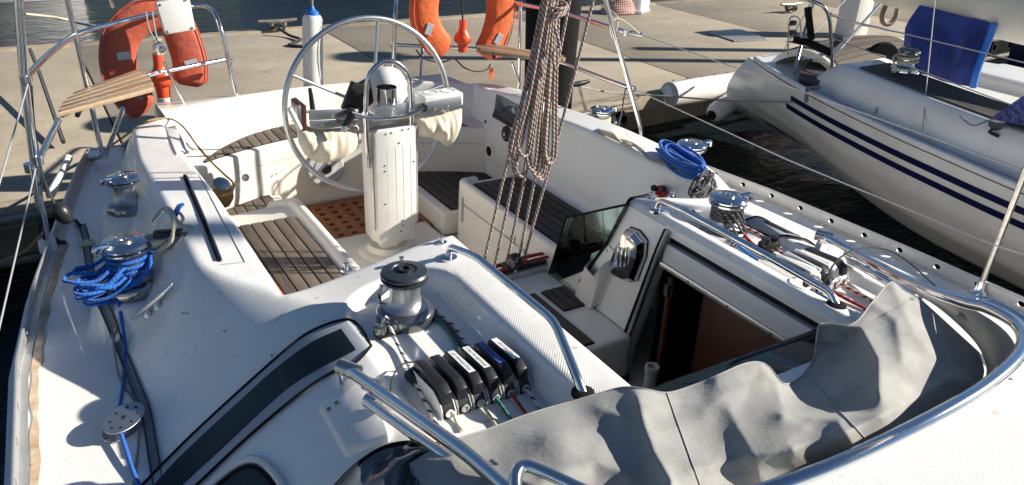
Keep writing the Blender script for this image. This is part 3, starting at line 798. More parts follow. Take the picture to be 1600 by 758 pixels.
# interior seen down the hatch; floor and most walls blackened as shade
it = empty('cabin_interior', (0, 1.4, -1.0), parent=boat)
w = MB(); w.prism([(-.9, .2, -1.02), (.9, .2, -1.02), (.9, 2.02, -1.02), (-.9, 2.02, -1.02)], (0, 0, -.02)); w.build('cabin_floor', 'unlit_black', it)
MB().prism([(.95, .2, -1.0), (.95, 2.35, -1.0), (.95, 2.35, .25), (.95, .2, .25)], (.02, 0, 0)).build('cabin_wall', 'unlit_black', it)
MB().prism([(.475, 1.90, -1.0), (.945, 1.90, -1.0), (.945, 1.90, .27), (.475, 1.90, .27)], (0, .01, 0)).build('cabin_wall', 'unlit_black', it)
MB().prism([(-.95, .2, -1.0), (-.95, 2.0, -1.0), (-.95, 2.0, .25), (-.95, .2, .25)], (-.02, 0, 0)).build('cabin_wall', 'unlit_black', it)
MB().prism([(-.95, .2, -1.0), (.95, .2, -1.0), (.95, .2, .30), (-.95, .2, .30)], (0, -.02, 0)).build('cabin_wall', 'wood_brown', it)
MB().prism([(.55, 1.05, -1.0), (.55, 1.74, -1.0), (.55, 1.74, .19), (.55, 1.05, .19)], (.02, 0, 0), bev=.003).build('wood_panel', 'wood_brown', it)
MB().prism([(-.40, 1.92, -.99), (.42, 1.92, -.99), (.42, 1.955, -.36), (-.40, 1.955, -.36)], (0, .003, 0)).build('entrance_wall', 'unlit_black', it)
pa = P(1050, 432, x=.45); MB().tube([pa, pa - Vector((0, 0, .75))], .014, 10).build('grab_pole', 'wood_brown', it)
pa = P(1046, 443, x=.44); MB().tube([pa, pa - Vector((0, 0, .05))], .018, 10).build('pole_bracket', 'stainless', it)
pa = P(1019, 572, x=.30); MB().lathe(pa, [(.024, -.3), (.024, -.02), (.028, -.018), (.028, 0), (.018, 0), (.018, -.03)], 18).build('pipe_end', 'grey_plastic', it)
# tinted sliding hatch pushed forward, and the tinted spray panel beside the seat
sh = empty('sliding_hatch', (0, .8, .29), parent=boat)
MB().box((.01, .80, .318), (.80, .66, .012), bev=.003).build('hatch_panel', 'tinted_acrylic', sh)
MB().box((.01, 1.128, .304), (.80, .018, .044), bev=.004).build('hatch_edge', 'tinted_acrylic', sh)
gp = [P(852, 447, x=.408), P(885, 340, x=.408), P(982, 319, x=.408), P(950, 378, x=.408), P(917, 421, x=.408)]
so2 = empty('spray_panel', gp[0], parent=boat)
MB().prism(gp, (.009, 0, 0)).build('panel', 'smoked_acrylic', so2)
MB().tube([gp[0], gp[1], gp[2]], .005, 8).build('edge_trim', 'black_rubber', so2)
# ---- cabin windows lying on the roof shoulders
def deck_band(A, B, nu, nv, off):
    A, _ = crom([Vector((a, b, 0)) for a, b in A], 6); B, _ = crom([Vector((a, b, 0)) for a, b in B], 6)
    def pick(L_, t):
        k = t * (len(L_) - 1); i = min(int(k), len(L_) - 2); return L_[i].lerp(L_[i + 1], k - i)
    def fn(u, v):
        p = pick(A, u).lerp(pick(B, u), v); q = DK(p.x, p.y); q.z += off; return q
    return MB().grid(fn, nu, nv, .004)
wo = empty('cabin_window', DK(420, 640), parent=boat)
fo = [(150, 840), (227, 758), (300, 684), (391, 600), (466, 535), (506, 513), (537, 504)]
fi = [(225, 840), (312, 758), (379, 695), (458, 628), (514, 589), (553, 573), (578, 548)]
deck_band(fo, fi, 60, 14, .008).build('window_frame', 'window_frame_grey', wo)
deck_band([(537, 504), (550, 507), (562, 516)], [(578, 548), (580, 540), (574, 532)], 8, 8, .008).build('frame_end', 'window_frame_grey', wo)
go = [(180, 840), (251, 752), (300, 701), (379, 628), (431, 581), (486, 541), (533, 519)]
gi = [(215, 840), (285, 762), (340, 711), (438, 620), (490, 585), (537, 561), (556, 551)]
deck_band(go, gi, 60, 8, .0125).build('pane', 'tinted_acrylic', wo)
rim = crom([Vector((a, b, 0)) for a, b in fo + [(552, 506), (566, 519), (578, 541)] + fi[::-1]], 5)[0]
MB().tube([DK(p.x, p.y, .010) for p in rim], .004, 6).build('rubber_seal', 'black_rubber', wo)
# mirror image on the other shoulder
w2 = empty('cabin_window', mir(DK(420, 640)), parent=boat)
for ch, mt in (('window_frame', 'window_frame_grey'), ('frame_end', 'window_frame_grey'), ('pane', 'tinted_acrylic'), ('rubber_seal', 'black_rubber')):
    src = [c for c in wo.children if c.name.startswith(ch)][0]
    mb = MB(); o0 = WLOC[src.name]
    mb.add([mir(v.co + o0) for v in src.data.vertices], [tuple(reversed(p.vertices)) for p in src.data.polygons]); mb.build(ch, mt, w2)
# small round-cornered portlight ahead of it
pt = empty('portlight', DK(392, 748), parent=boat)
def rr_px(cx, cy, rx, ry, n=28, p=3.2, rot=0):
    out = []
    for i in range(n):
        a = 2 * math.pi * i / n; c, s = math.cos(a), math.sin(a)
        x = rx * abs(c) ** (2 / p) * (1 if c > 0 else -1); y = ry * abs(s) ** (2 / p) * (1 if s > 0 else -1)
        out.append((cx + x * math.cos(rot) - y * math.sin(rot), cy + x * math.sin(rot) + y * math.cos(rot)))
    return out
q = rr_px(372, 790, 74, 50, rot=-.7)
MB().tube([DK(a, b, .006) for a, b in q], .011, 8, closed=True).build('portlight_frame', 'white_plastic', pt)
MB().tube([DK(a, b, .012) for a, b in rr_px(372, 790, 60, 40, rot=-.7)], .006, 8, closed=True).build('rubber_seal', 'black_rubber', pt)
w = MB(); rings = [[DK(a, b, .012) for a, b in rr_px(372, 790, 60 * f, 40 * f, rot=-.7)] for f in (1, .5, .05)]
k = 28; w.add([p for r_ in rings for p in r_], [(i * k + j, i * k + (j + 1) % k, (i + 1) * k + (j + 1) % k, (i + 1) * k + j) for i in range(2) for j in range(k)])
w.build('pane', 'tinted_acrylic', pt)
# raised hood ahead of the recess
hd = [DK(*q) for q in ((497, 640), (555, 600), (585, 618), (610, 690), (540, 716))]
MB().prism([p + Vector((0, 0, .024)) for p in hd], (0, 0, -.06), bev=.009, seg=3).build('roof_hood', 'gelcoat', boat)
for q in ((515, 651), (527, 641)): MB().lathe(DK(*q) + Vector((0, 0, .024)), [(.0065, 0), (.005, .003)], 10).build('screw', 'black_plastic', boat)

# ---- locker lid line, quarter lens, screws on the left coaming
sl = [(289, 276), (296, 294), (318, 345), (343, 408)]
MB().tube([DK(a, b, .002) for a, b in sl], .0085, 8, res=5).build('locker_hinge', 'black_rubber', boat)
MB().tube([DK(a + 4, b + 1, .004) for a, b in sl], .004, 8, res=5).build('hinge_edge', 'aluminium', boat)
for a, b in (((287, 272), (310, 272)), ((310, 272), (383, 410)), ((383, 410), (345, 414))):
    MB().tube([DK(mix(a[0], b[0], t), mix(a[1], b[1], t), .0005) for t in np.linspace(0, 1, 8)], .0022, 6).build('lid_seam', 'grey_plastic', boat)
lens = [DK(*q, .004) for q in ((258, 200), (275, 198), (296, 238), (276, 243))]
MB().prism([p + Vector((0, 0, .004)) for p in lens], (0, 0, -.016), bev=.005, seg=2).build('vent_lid', 'gelcoat_grey', boat)
for q in ((293, 490), (287, 491), (351, 519), (424, 556), (338, 386)):
    MB().lathe(DK(*q), [(.007, -.001), (.006, .003), (.003, .004)], 10).build('screw', 'worn_stainless', boat)

# ---- stainless grab rails on the roof
for sg in (-1, 1):
    h = empty('grab_rail', (sg * .445, 1.55, .39), parent=boat)
    a = Vector((sg * .445, 1.945, ztop(.445))); b = Vector((sg * .478, 1.135, ztop(.478)))
    MB().tube(bend([a, a + Vector((0, -.012, .045)), Vector((sg * .425, 1.80, .462)), Vector((sg * .420, 1.36, .462)), b + Vector((0, .03, .03)), b], .045, 7), .0125, 14).build('tube', 'stainless', h)
    for q in (a, b): MB().lathe(q, [(.030, -.004), (.030, .004), (.022, .008), (.012, .010)], 22).build('base_flange', 'black_rubber' if q is b else 'stainless', h)

# ---- winches
def winch(name, c, s, dark, handed=1, chromed=True):
    e = empty(name, c, parent=boat); c = Vector(c)
    mb_ = 'winch_grey' if dark else 'winch_metal'; dr = 'drum_metal'
    p = lambda pr: [(r_ * s, h * s) for r_, h in pr]
    MB().lathe(c, p([(.078, 0), (.080, .004), (.080, .030), (.076, .036), (.070, .040), (.055, .050)]), 40).build('base', mb_, e)
    MB().lathe(c, p([(.062, .046), (.052, .052), (.045, .062), (.041, .080), (.041, .105), (.044, .118), (.050, .124)]), 40).build('drum', dr, e)
    MB().lathe(c, p([(.044, .122), (.062, .125), (.064, .128), (.064, .133), (.056, .136)]), 44).build('jaw_ring', 'winch_black' if dark else 'chrome', e)
    MB().lathe(c, p([(.052, .137), (.064, .140), (.065, .145), (.060, .151), (.034, .156), (.032, .153)]), 44).build('cap', 'winch_black' if dark else 'chrome', e)
    MB().lathe(c, p([(.020, .152), (.020, .159), (.014, .160), (.011, .158), (.011, .148)]), 12).build('socket', 'black_plastic' if dark else 'aluminium', e)
    a = R(200 if handed > 0 else -20); d = Vector((math.cos(a), math.sin(a), 0))
    if not dark:
        MB().tube([c + Vector((0, 0, .152 * s)) + d * .045 * s, c + Vector((0, 0, .156 * s)) + d * .078 * s, c + Vector((0, 0, .135 * s)) + d * .082 * s], .008 * s, 8, res=4).build('feeder_arm', 'chrome', e)
    return e
ZR = .300
winch('winch', (-.665, 1.80, ZR - .002), 1.12, True)
winch('winch', (.665, 1.80, ZR - .002), 1.12, False, -1)
winch('winch', (-1.337, 2.70, .120), 1.30, False)
winch('winch', (1.337, 2.70, .120), 1.22, False, -1)
winch('winch', (-1.257, 3.37, .155), 1.05, False)
winch('winch', (1.257, 3.37, .155), 1.05, False, -1)

# ---- rope clutch banks in the two recesses
def clutch(c, m_, body, lever_m, label=None, lab_m='paper_label', opened=False):
    e = empty('rope_clutch', c, parent=boat); x, y, z = c
    side = [(y + .105, z), (y + .105, z + .022), (y + .075, z + .046), (y - .045, z + .058), (y - .085, z + .040), (y - .100, z + .018), (y - .100, z)]
    for dx in (-.0205, .0165): MB().prism([(x + dx, a, b) for a, b in side], (.004, 0, 0), bev=.0012, seg=1).build('side_plate', body, e)
    MB().prism([(x - .016, a, b - .004) for a, b in side], (.032, 0, 0)).build('cam_housing', 'black_plastic', e)
    lv = [(y + .090, z + .050), (y + .080, z + .073), (y - .055, z + .083), (y - .082, z + .068), (y - .088, z + .040), (y - .075, z + .036), (y - .05, z + .055)]
    MB().prism([(x - .0145, a, b) for a, b in lv], (.029, 0, 0), bev=.003, seg=2).build('lever', lever_m, e)
    MB().lathe((x, y - .1005, z + .018), [(.0115, 0), (.0115, .003), (.0075, .0035), (.007, .001)], 16, axis=(0, -1, 0)).build('rope_eye', body, e)
    if label:
        a = Vector((x, y + .074, z + .0745)); b = Vector((x, y - .050, z + .0842)); d = (b - a).normalized(); n_ = Vector((1, 0, 0)).cross(d); n_ = -n_ if n_.z < 0 else n_
        pl = MB(); wv = Vector((.0095, 0, 0)); pl.prism([a - wv, a + wv, b + wv, b - wv], n_ * .0012); pl.build('label_plate', lab_m, e)
        cu = bpy.data.curves.new('lettering', 'FONT'); cu.body = label; cu.size = .0118; cu.align_x = 'CENTER'; cu.align_y = 'CENTER'; cu.extrude = .0001
        to = bpy.data.objects.new('tmp', cu); COL.objects.link(to); bpy.context.view_layer.update()
        me = bpy.data.meshes.new_from_object(to.evaluated_get(bpy.context.evaluated_depsgraph_get())); bpy.data.objects.remove(to)
        wl = max((v.co.x for v in me.vertices), default=.06) * 2
        k = .112 / max(wl, .001) if wl > .112 else 1
        mc = (a + b) / 2 + n_ * .0014; X_ = -d; Y_ = n_.cross(X_)
        for v in me.vertices: v.co = X_ * v.co.x * k + Y_ * v.co.y + n_ * v.co.z
        me.materials.append(MATS['ink']); o = bpy.data.objects.new('lettering', me); place(o, mc, e)
CX = [-.765, -.720, -.674, -.629, -.583, -.538]
LBL = [None, None, 'POLE SPINNAK LIFT', 'SPINNAKER HALYARD 2', 'MAINSAIL', 'REEFING LINE 1']
for i, x in enumerate(CX):
    clutch((x, 1.405, ZR - .002), 0, 'grey_plastic' if i else 'white_plastic', 'black_plastic', LBL[i], 'blue_label' if i == 4 else 'paper_label')
for i, x in enumerate(CX):
    clutch((-x, 1.405, ZR - .002), 0, 'white_plastic', 'black_plastic' if i % 2 == 0 else 'white_plastic')
# white tops between the levers on the right bank
for i, x in enumerate(CX[1:]):
    MB().box((-x - .0228, 1.41, ZR + .074), (.009, .15, .014), bev=.002).build('clutch_spacer', 'white_plastic', boat)

# ---- cam cleat with the flecked line
cc = empty('cam_cleat', DK(607, 520), parent=boat); p0 = DK(607, 522)
MB().box(p0 + Vector((0, 0, .008)), (.085, .040, .016), bev=.006).build('base', 'black_plastic', cc)
for dx in (-.026, .026): MB().lathe(p0 + Vector((dx, 0, .014)), [(.020, 0), (.021, .006), (.019, .020), (.008, .024), (.007, .028)], 18).build('cam', 'winch_grey', cc)
MB().tube([p0 + Vector((-.02, .012, .02)), p0 + Vector((0, .018, .050)), p0 + Vector((.02, .012, .02))], .004, 8, res=4).build('fairlead', 'stainless', cc)
cr = empty('cam_cleat', mir(p0), parent=boat); p1 = Vector((.735, 1.63, ZR))
MB().box(p1 + Vector((0, 0, .02)), (.08, .05, .04), bev=.01).build('base', 'black_plastic', cr)
for dx in (-.022, .022): MB().lathe(p1 + Vector((dx, 0, .034)), [(.018, 0), (.018, .02), (.006, .022)], 14).build('cam', 'black_plastic', cr)
# turning block and small fairleads
tb_ = empty('turning_block', DK(645, 590), parent=boat); pb = DK(648, 598)
MB().lathe(pb + Vector((0, 0, .012)), [(.020, -.014), (.032, -.012), (.032, .014), (.020, .016)], 24, axis=(1, .2, .2)).build('sheave', 'black_plastic', tb_)
# press studs / padeyes with little shadows on the aft roof edge
for q in ((690, 379), (541, 421), (628, 412), (1017, 310), (1050, 307)):
    p = DK(*q); e = empty('padeye', p, parent=boat)
    MB().lathe(p, [(.020, -.003), (.019, .003), (.010, .006)], 16).build('base', 'stainless', e)
    MB().lathe(p, [(.007, .004), (.007, .016), (.010, .018), (.009, .024), (.003, .027)], 12).build('stud', 'aluminium', e)
MB().tube([P(664, 398, z=.33), P(715, 380, z=.35)], .007, 8).build('rubber_trim', 'black_rubber', boat)

# ---- horn cleat on the left shoulder
hc = empty('horn_cleat', DK(240, 485), parent=boat); a, b = DK(208, 510), DK(272, 458); mid_ = (a + b) / 2
MB().tube([a + Vector((0, 0, .030)), a.lerp(b, .25) + Vector((0, 0, .026)), a.lerp(b, .5) + Vector((0, 0, .026)), a.lerp(b, .75) + Vector((0, 0, .028)), b + Vector((0, 0, .034))], [.004, .009, .011, .010, .005], 10, res=4).build('horn', 'aluminium', hc)
for t in (.38, .62): MB().lathe(a.lerp(b, t), [(.016, -.006), (.014, .004), (.009, .012), (.010, .026)], 14).build('foot', 'aluminium', hc)

# ---- jammer beside the left primary winch (under the cream rope)
jm = empty('sheet_jammer', DK(262, 390), parent=boat); c0 = DK(262, 388); d = (DK(278, 352) - DK(232, 402)); d.z = 0; d.normalize(); n_ = Vector((-d.y, d.x, 0))
M3 = Matrix((d, n_, Vector((0, 0, 1)))).transposed()
MB().box(c0 + Vector((0, 0, .030)), (.15, .055, .05), M3, .010, 3).build('body', 'winch_grey', jm)
MB().box(c0 + Vector((0, 0, .060)) + d * .01, (.10, .036, .022), M3, .008, 3).build('lever', 'black_plastic', jm)
MB().lathe(c0 + d * .05 + Vector((0, 0, .035)), [(.022, -.03), (.022, .03)], 16, axis=n_).build('roller', 'chrome', jm)

# ---- steering pedestal, wheel, console
PY0 = 3.54
ped = empty('steering_pedestal', (0, PY0, SOLE_Z), parent=boat)
MB().box((.02, 3.60, SOLE_Z + .018), (.66, .40, .036), bev=.015, seg=3).build('plinth', 'gelcoat_cream', ped)
MB().lathe((0, PY0, SOLE_Z + .034), [(.165, 0), (.165, .006), (.150, .016), (.120, .022), (.105, .05)], 40).build('base_flange', 'gelcoat_cream', ped)
cv = [(-.108, 3.50), (-.078, 3.425), (.108, 3.425), (.128, 3.50), (.12, 3.62), (-.10, 3.62)]
MB().prism([Vector((x, y, .31)) for x, y in cv], (0, 0, -.60), bev=.006, seg=2).build('column', 'white_plastic', ped)
w = MB(); fz0 = -.30
pts = [(-.098, .335), (-.086, .350), (.082, .350), (.094, .335), (.094, -.185), (-.005, -.300), (-.080, -.300), (-.098, -.275)]
MB().prism([Vector((x * 1.13 + .004, 3.419, z)) for x, z in pts], (0, -.014, 0), bev=.004, seg=2).build('front_panel', 'white_plastic', ped)
for x in (-.045, .0, .040, .082):
    MB().box((x, 3.4046, .045), (.0022, .0012, .42)).build('panel_rib', 'white_plastic', ped)
for x in (-.116, .124):
    MB().tube([Vector((x, 3.44, .335)), Vector((x, 3.44, -.20))], .010, 10).build('edge_moulding', 'aluminium_dull', ped)
for x, z in ((-.07, .325), (-.04, .328), (.02, .335), (.055, .337), (0, .27), (-.08, .16), (-.08, .13), (.08, .16), (.01, -.16), (.01, -.19), (.0, -.22), (-.085, -.05)):
    MB().lathe((x + .018, 3.4052, z), [(.0045, 0), (.004, .003)], 8, axis=(0, -1, 0)).build('screw', 'black_plastic', ped)
MB().prism([P(*q, y=3.46) for q in ((573, 228), (577, 222), (580, 244), (574, 240))], (0, -.02, 0)).build('cable_hole', 'unlit_black', ped)
# throttle lever box between column and wheel, aft hub
MB().tube([Vector((0, 3.60, .37)), Vector((0, 3.74, .37))], .035, 18).build('wheel_shaft', 'aluminium', ped)
MB().prism([P(*q, y=3.55) for q in ((556, 186), (585, 182), (640, 182), (645, 205), (560, 210))], (0, .06, 0), bev=.006).build('head_casting', 'aluminium', ped)
# guard hoop
hp_ = PY(3.42, (577, 262), (572, 200), (574, 128), (590, 102), (606, 96), (624, 101), (640, 126), (643, 205))
MB().tube(crom(hp_, 8)[0], .0125, 14).build('guard_hoop', 'stainless', ped)
hb = PY(3.38, (549, 176), (575, 184), (592, 185), (636, 181), (662, 169))
MB().tube(bend(hb, .03), .0105, 12).build('grab_bar', 'stainless', ped)
for q in (hb[0], hb[-1]): MB().lathe(q + Vector((0, .012, 0)), [(.02, -.01), (.023, 0), (.019, .018)], 14, axis=(0, -1, 0)).build('bar_end', 'black_plastic', ped)
# compass dome and steel cup
dc = P(606, 150, y=3.62)
MB().lathe(dc, [(.098, -.07), (.100, .0), (.098, .05), (.088, .095), (.066, .128), (.035, .145), (.004, .150)], 36).build('compass_hood', 'white_plastic', ped)
MB().lathe(dc + Vector((0, -.085, .045)), [(.060, 0), (.055, .012), (.035, .022), (.006, .026)], 28, axis=(0, -1, .35)).build('compass_glass', 'gelcoat_grey', ped)
MB().lathe(P(605, 168, y=3.47), [(.047, -.03), (.050, .10), (.052, .103), (.049, .105), (.046, .03), (.002, .028)], 32).build('steel_cup', 'chrome', ped)
MB().lathe(P(605, 172, y=3.47), [(.053, -.035), (.051, .012), (.055, .016), (.054, .022)], 32).build('cup_ring', 'aluminium', ped)
MB().prism([P(*q, y=3.53) for q in ((535, 172), (552, 128), (562, 132), (580, 122), (585, 160), (566, 178))], (0, .04, 0), bev=.008).build('throttle_housing', 'black_plastic', ped)
# console arms
MB().prism([P(*q, y=3.41) for q in ((483, 174), (560, 171), (561, 184), (484, 189))], (0, .012, 0), bev=.003).build('console_rail', 'aluminium', ped)
MB().prism([P(*q, y=3.409) for q in ((484, 190), (561, 186), (556, 196), (500, 203), (485, 200))], (0, .012, 0), bev=.003).build('console_rail', 'aluminium', ped)
MB().prism([P(*q, y=3.42) for q in ((640, 166), (721, 149), (722, 166), (652, 182), (640, 184))], (0, .012, 0), bev=.003).build('console_rail', 'aluminium', ped)
MB().prism([P(*q, y=3.42) for q in ((585, 168), (640, 160), (640, 186), (585, 190))], (0, .012, 0), bev=.003).build('console_rail', 'aluminium', ped)
MB().prism([P(*q, y=3.40) for q in ((470, 168), (479, 165), (480, 205), (472, 205))], (0, .16, 0), bev=.004).build('tray_end', 'wood_brown', ped)
MB().prism([P(*q, y=3.40) for q in ((463, 166), (470, 165), (472, 200), (466, 202))], (0, .02, 0), bev=.002).build('tray_bracket', 'aluminium', ped)
MB().tube([P(452, 169, y=3.40), P(469, 202, y=3.40)], .013, 8).build('white_latch', 'white_plastic', ped)
MB().prism([P(472, 172, y=3.43), P(560, 170, y=3.43), P(560, 174, y=3.60), P(478, 174, y=3.60)], (0, 0, -.01)).build('tray_floor', 'grey_plastic', ped)
MB().tube(PY(3.48, (489, 174), (486, 150), (484, 138)), [.014, .011, .009], 10).build('throttle_lever', 'black_plastic', ped)
MB().tube(PY(3.36, (552, 178), (541, 193), (536, 204)), [.020, .016, .013], 10).build('switch_lever', 'black_plastic', ped)
MB().lathe(P(538, 201, y=3.35), [(.016, -.01), (.014, .012)], 12, axis=(-.3, -.3, -.9)).build('lever_tip', 'aluminium', ped)
for q in ((503, 181), (505, 197), (541, 180), (541, 190), (680, 171), (700, 167), (691, 173)): MB().lathe(P(*q, y=3.408), [(.007, 0), (.004, .004)], 8, axis=(0, -1, 0)).build('bolt', 'worn_stainless', ped)
ch_ = MB(); ct = [P(652, 156, y=3.43), P(718, 145, y=3.43), P(722, 150, y=3.58), P(660, 158, y=3.58)]
ht = ct[0].z
MB().prism([Vector((.17, 3.43, .482)), Vector((.395, 3.43, .482)), Vector((.395, 3.55, .482)), Vector((.17, 3.55, .482))], (0, 0, -.07), bev=.01, seg=3).build('cup_holder', 'white_plastic', ped)
for x in (.235, .335): MB().lathe((x, 3.49, .479), [(.040, 0), (.040, .005), (.036, .006), (.034, -.0), (.030, .001)], 24).build('cup_well', 'gelcoat_grey', ped)
# wheel
wh = empty('steering_wheel', (0, 3.72, .37), parent=boat); WC = Vector((-.004, 3.72, .375)); WR = .452
rk = R(4)
def wp(a, r_, dy=0): return WC + Vector((r_ * math.cos(a), dy + r_ * math.sin(a) * math.sin(rk), r_ * math.sin(a) * math.cos(rk)))
MB().tube([wp(2 * math.pi * i / 72, WR) for i in range(72)], .0145, 14, closed=True).build('rim', 'aluminium', wh)
for k in range(5):
    a = R(153 + 72 * k); MB().tube([wp(a, .03, -.03), wp(a, .2, -.02), wp(a, WR - .008)], .0085, 10).build('spoke', 'aluminium', wh)
MB().lathe(WC + Vector((0, .05, 0)), [(.04, 0), (.045, .03), (.042, .08), (.02, .1)], 20, axis=(0, -1, 0)).build('hub', 'chrome', wh)
# pouches hanging below the console
def pouch(name, rim_px, bot_px, y, label):
    A = [P(*q, y=y) for q in rim_px]; B = [P(*q, y=y - .015) for q in bot_px]; A, _ = crom(A, 8); B, _ = crom(B, 8); n = len(A) - 1
    def fn(u, v, sgn):
        i = round(u * n); a, b = A[i], B[i]; p = a.lerp(b, v)
        bul = math.sin(math.pi * min(1, v * 1.02)) ** .6 * math.sin(math.pi * u) ** .5
        g = noise.noise((u * 7 + 3, v * 1.6, 1.7)) * .030 + .012 * math.cos(u * 46) * (1 - v) ** 1.5
        p = p.copy(); p.y += sgn * (.075 * bul) - g * bul
        return p
    mb = MB().grid(lambda u, v: fn(u, v, -1), n, 16); mb.grid(lambda u, v: fn(u, v, 1), n, 16)
    return mb.build(name, 'canvas_cream', None, label, 'pouch', 'pouches under the steering console', sharp=70)
pouch('storage_pouch', [(463, 196), (485, 199), (510, 201), (535, 199), (561, 196)], [(466, 222), (478, 243), (500, 254), (530, 250), (560, 232)], 3.455, 'wide cream cloth pouch hanging left of the pedestal below the metal tray')
pouch('storage_pouch', [(651, 181), (668, 182), (688, 178), (705, 174), (722, 169)], [(650, 216), (664, 214), (684, 219), (701, 227), (721, 196)], 3.465, 'gathered cream cloth pouch hanging right of the pedestal below the cup holders')

# ---- pushpit (left quarter)
pp = empty('stern_rail', P(75, 385, z=.02), parent=boat)
RT = .0135
def T(pts, name='rail', r=RT, m_='stainless', par=pp, bd=.07): MB().tube(bend(pts, bd, 7), r, 14).build(name, m_, par)
base = P(75, 385, z=.02)
T([base, P(66, 335, y=3.40), P(62, 322, y=3.40), P(38, 130, y=3.40), P(29, 0, y=3.40), P(22, -110, y=3.4)], 'post', .0165)
T([P(38, 124, y=3.40), P(72, 88, z=.70), P(118, 52, z=.70), P(240, 21, z=.70), P(318, 6, z=.70), P(340, 22, y=4.72), P(372, 160, y=4.68)], 'top_rail', RT, bd=.16)
T([P(104, -5, y=4.42), P(160, 243, y=4.42)], 'leg')
T([P(60, 250, y=3.45), P(92, 188, z=.43)], 'seat_strut'); T([P(192, 170, z=.42), P(166, 240, y=4.40)], 'seat_strut', .012)
T([P(96, 180, z=.42), P(235, 116, z=.42), P(352, 93, z=.42), P(362, 96, z=.40)], 'lower_rail')
T([P(176, 10, z=.72), P(165, -40, z=1.1)], 'leg', .011)
T([P(270, 165, y=4.66), P(290, 165, y=4.66)], 'stay', .004)
T([P(292, 172, y=4.66), P(255, 95, y=4.62)], 'stay', .008)
for q in ((40, 126, 3.40), (58, 250, 3.40), (47, 262, 3.4)): MB().lathe(P(q[0], q[1], y=q[2]), [(.022, -.018), (.022, .018)], 16).build('clamp', 'stainless', pp)
MB().lathe(base, [(.035, -.02), (.034, .03), (.022, .05)], 18).build('post_base', 'white_plastic', pp)
for q in ((372, 160, 4.68), (160, 243, 4.42)):
    c_ = P(q[0], q[1], y=q[2]); MB().lathe(c_, [(.03, -.012), (.03, .004), (.016, .012)], 18).build('foot_plate', 'stainless', pp)
# teak perch seats on the rails
def perch(outline, z, n, sg):
    e = empty('rail_seat', P(*outline[0], z=z), parent=boat)
    a, b, c_, d_ = [P(*q, z=z) for q in outline]         # four corners: a->b long front edge, d->c long back edge
    for k in range(n):
        t0, t1 = k / n + .012, (k + 1) / n - .012
        p0, p1, p2, p3 = a.lerp(d_, t0), b.lerp(c_, t0), b.lerp(c_, t1), a.lerp(d_, t1)
        ea = .07 * abs(2 * (k + .5) / n - 1) ** 2
        p0 = p0.lerp(p1, ea); p1 = p1.lerp(p0, ea); p3 = p3.lerp(p2, ea); p2 = p2.lerp(p3, ea)
        MB().prism([p0, p1, p2, p3], (0, 0, .022), bev=.003).build('slat', 'teak_varnished', e)
    for t in (.2, .8):
        p0, p1 = a.lerp(b, t), d_.lerp(c_, t); MB().tube([p0 + Vector((0, 0, -.012)), p1 + Vector((0, 0, -.012))], .012, 8).build('support', 'black_plastic', e)
perch(((84, 186), (248, 142), (222, 111), (112, 152)), .42, 5, -1)
perch(((746, 84), (880, 100), (886, 93), (741, 68)), .42, 4, 1)

# ---- pushpit (right quarter)
pr_ = empty('stern_rail', P(1005, 225, z=.02), parent=boat)
T([P(1004, 226, z=.02), P(1001, 200, y=3.41), P(946, 0, y=3.46), P(925, -90, y=3.48)], 'post', RT, par=pr_, bd=.05)
T([P(1003, 55, z=.69), P(977, 50, z=.70), P(875, 18, z=.70), P(790, 2, z=.70), P(700, -12, z=.70), P(625, -20, z=.70), P(618, 8, y=4.72), P(614, 130, y=4.72)], 'top_rail', RT, par=pr_, bd=.12)
T([P(992, 140, z=.36), P(950, 125, z=.36), P(880, 98, z=.36), P(790, 80, z=.37), P(730, 75, z=.38), P(617, 70, z=.385)], 'lower_rail', .0125, par=pr_, bd=.10)
T([P(813, 3, z=.70), P(812, 60, y=4.50), P(810, 140, y=4.55)], 'leg', .0125, par=pr_); T([P(800, 98, y=4.5), P(812, 132, y=4.52)], 'seat_strut', .010, par=pr_)
T([P(660, 76, z=.37), P(656, 135, y=4.72)], 'leg', .011, par=pr_)
MB().lathe(P(614, 71, z=.385), [(.02, -.015), (.024, 0), (.02, .015)], 14, axis=(1, 0, 0)).build('rail_end', 'white_plastic', pr_)
for q in ((1004, 226, .02), ): MB().lathe(P(q[0], q[1], z=q[2]), [(.034, -.01), (.034, .01), (.018, .03)], 18).build('foot_plate', 'stainless', pr_)
for q in ((978, 51, .70), (988, 139, .36)): MB().lathe(P(q[0], q[1], z=q[2]), [(.019, -.016), (.019, .016)], 14).build('clamp', 'stainless', pr_)
# white electronics box on the left rail
eb = empty('aerial_box', P(275, 45, y=4.74), 'square white instrument box clamped to the left stern rail', 'box')
MB().prism([P(*q, y=4.74) for q in ((243, 5), (296, -4), (306, 47), (258, 55))], (0, .05, 0), bev=.008, seg=3).build('housing', 'white_plastic', eb)
for q in ((250, 8), (290, 0), (300, 44), (262, 50)): MB().lathe(P(*q, y=4.739), [(.008, 0), (.005, .004)], 10, axis=(0, -1, 0)).build('bolt', 'worn_stainless', eb)

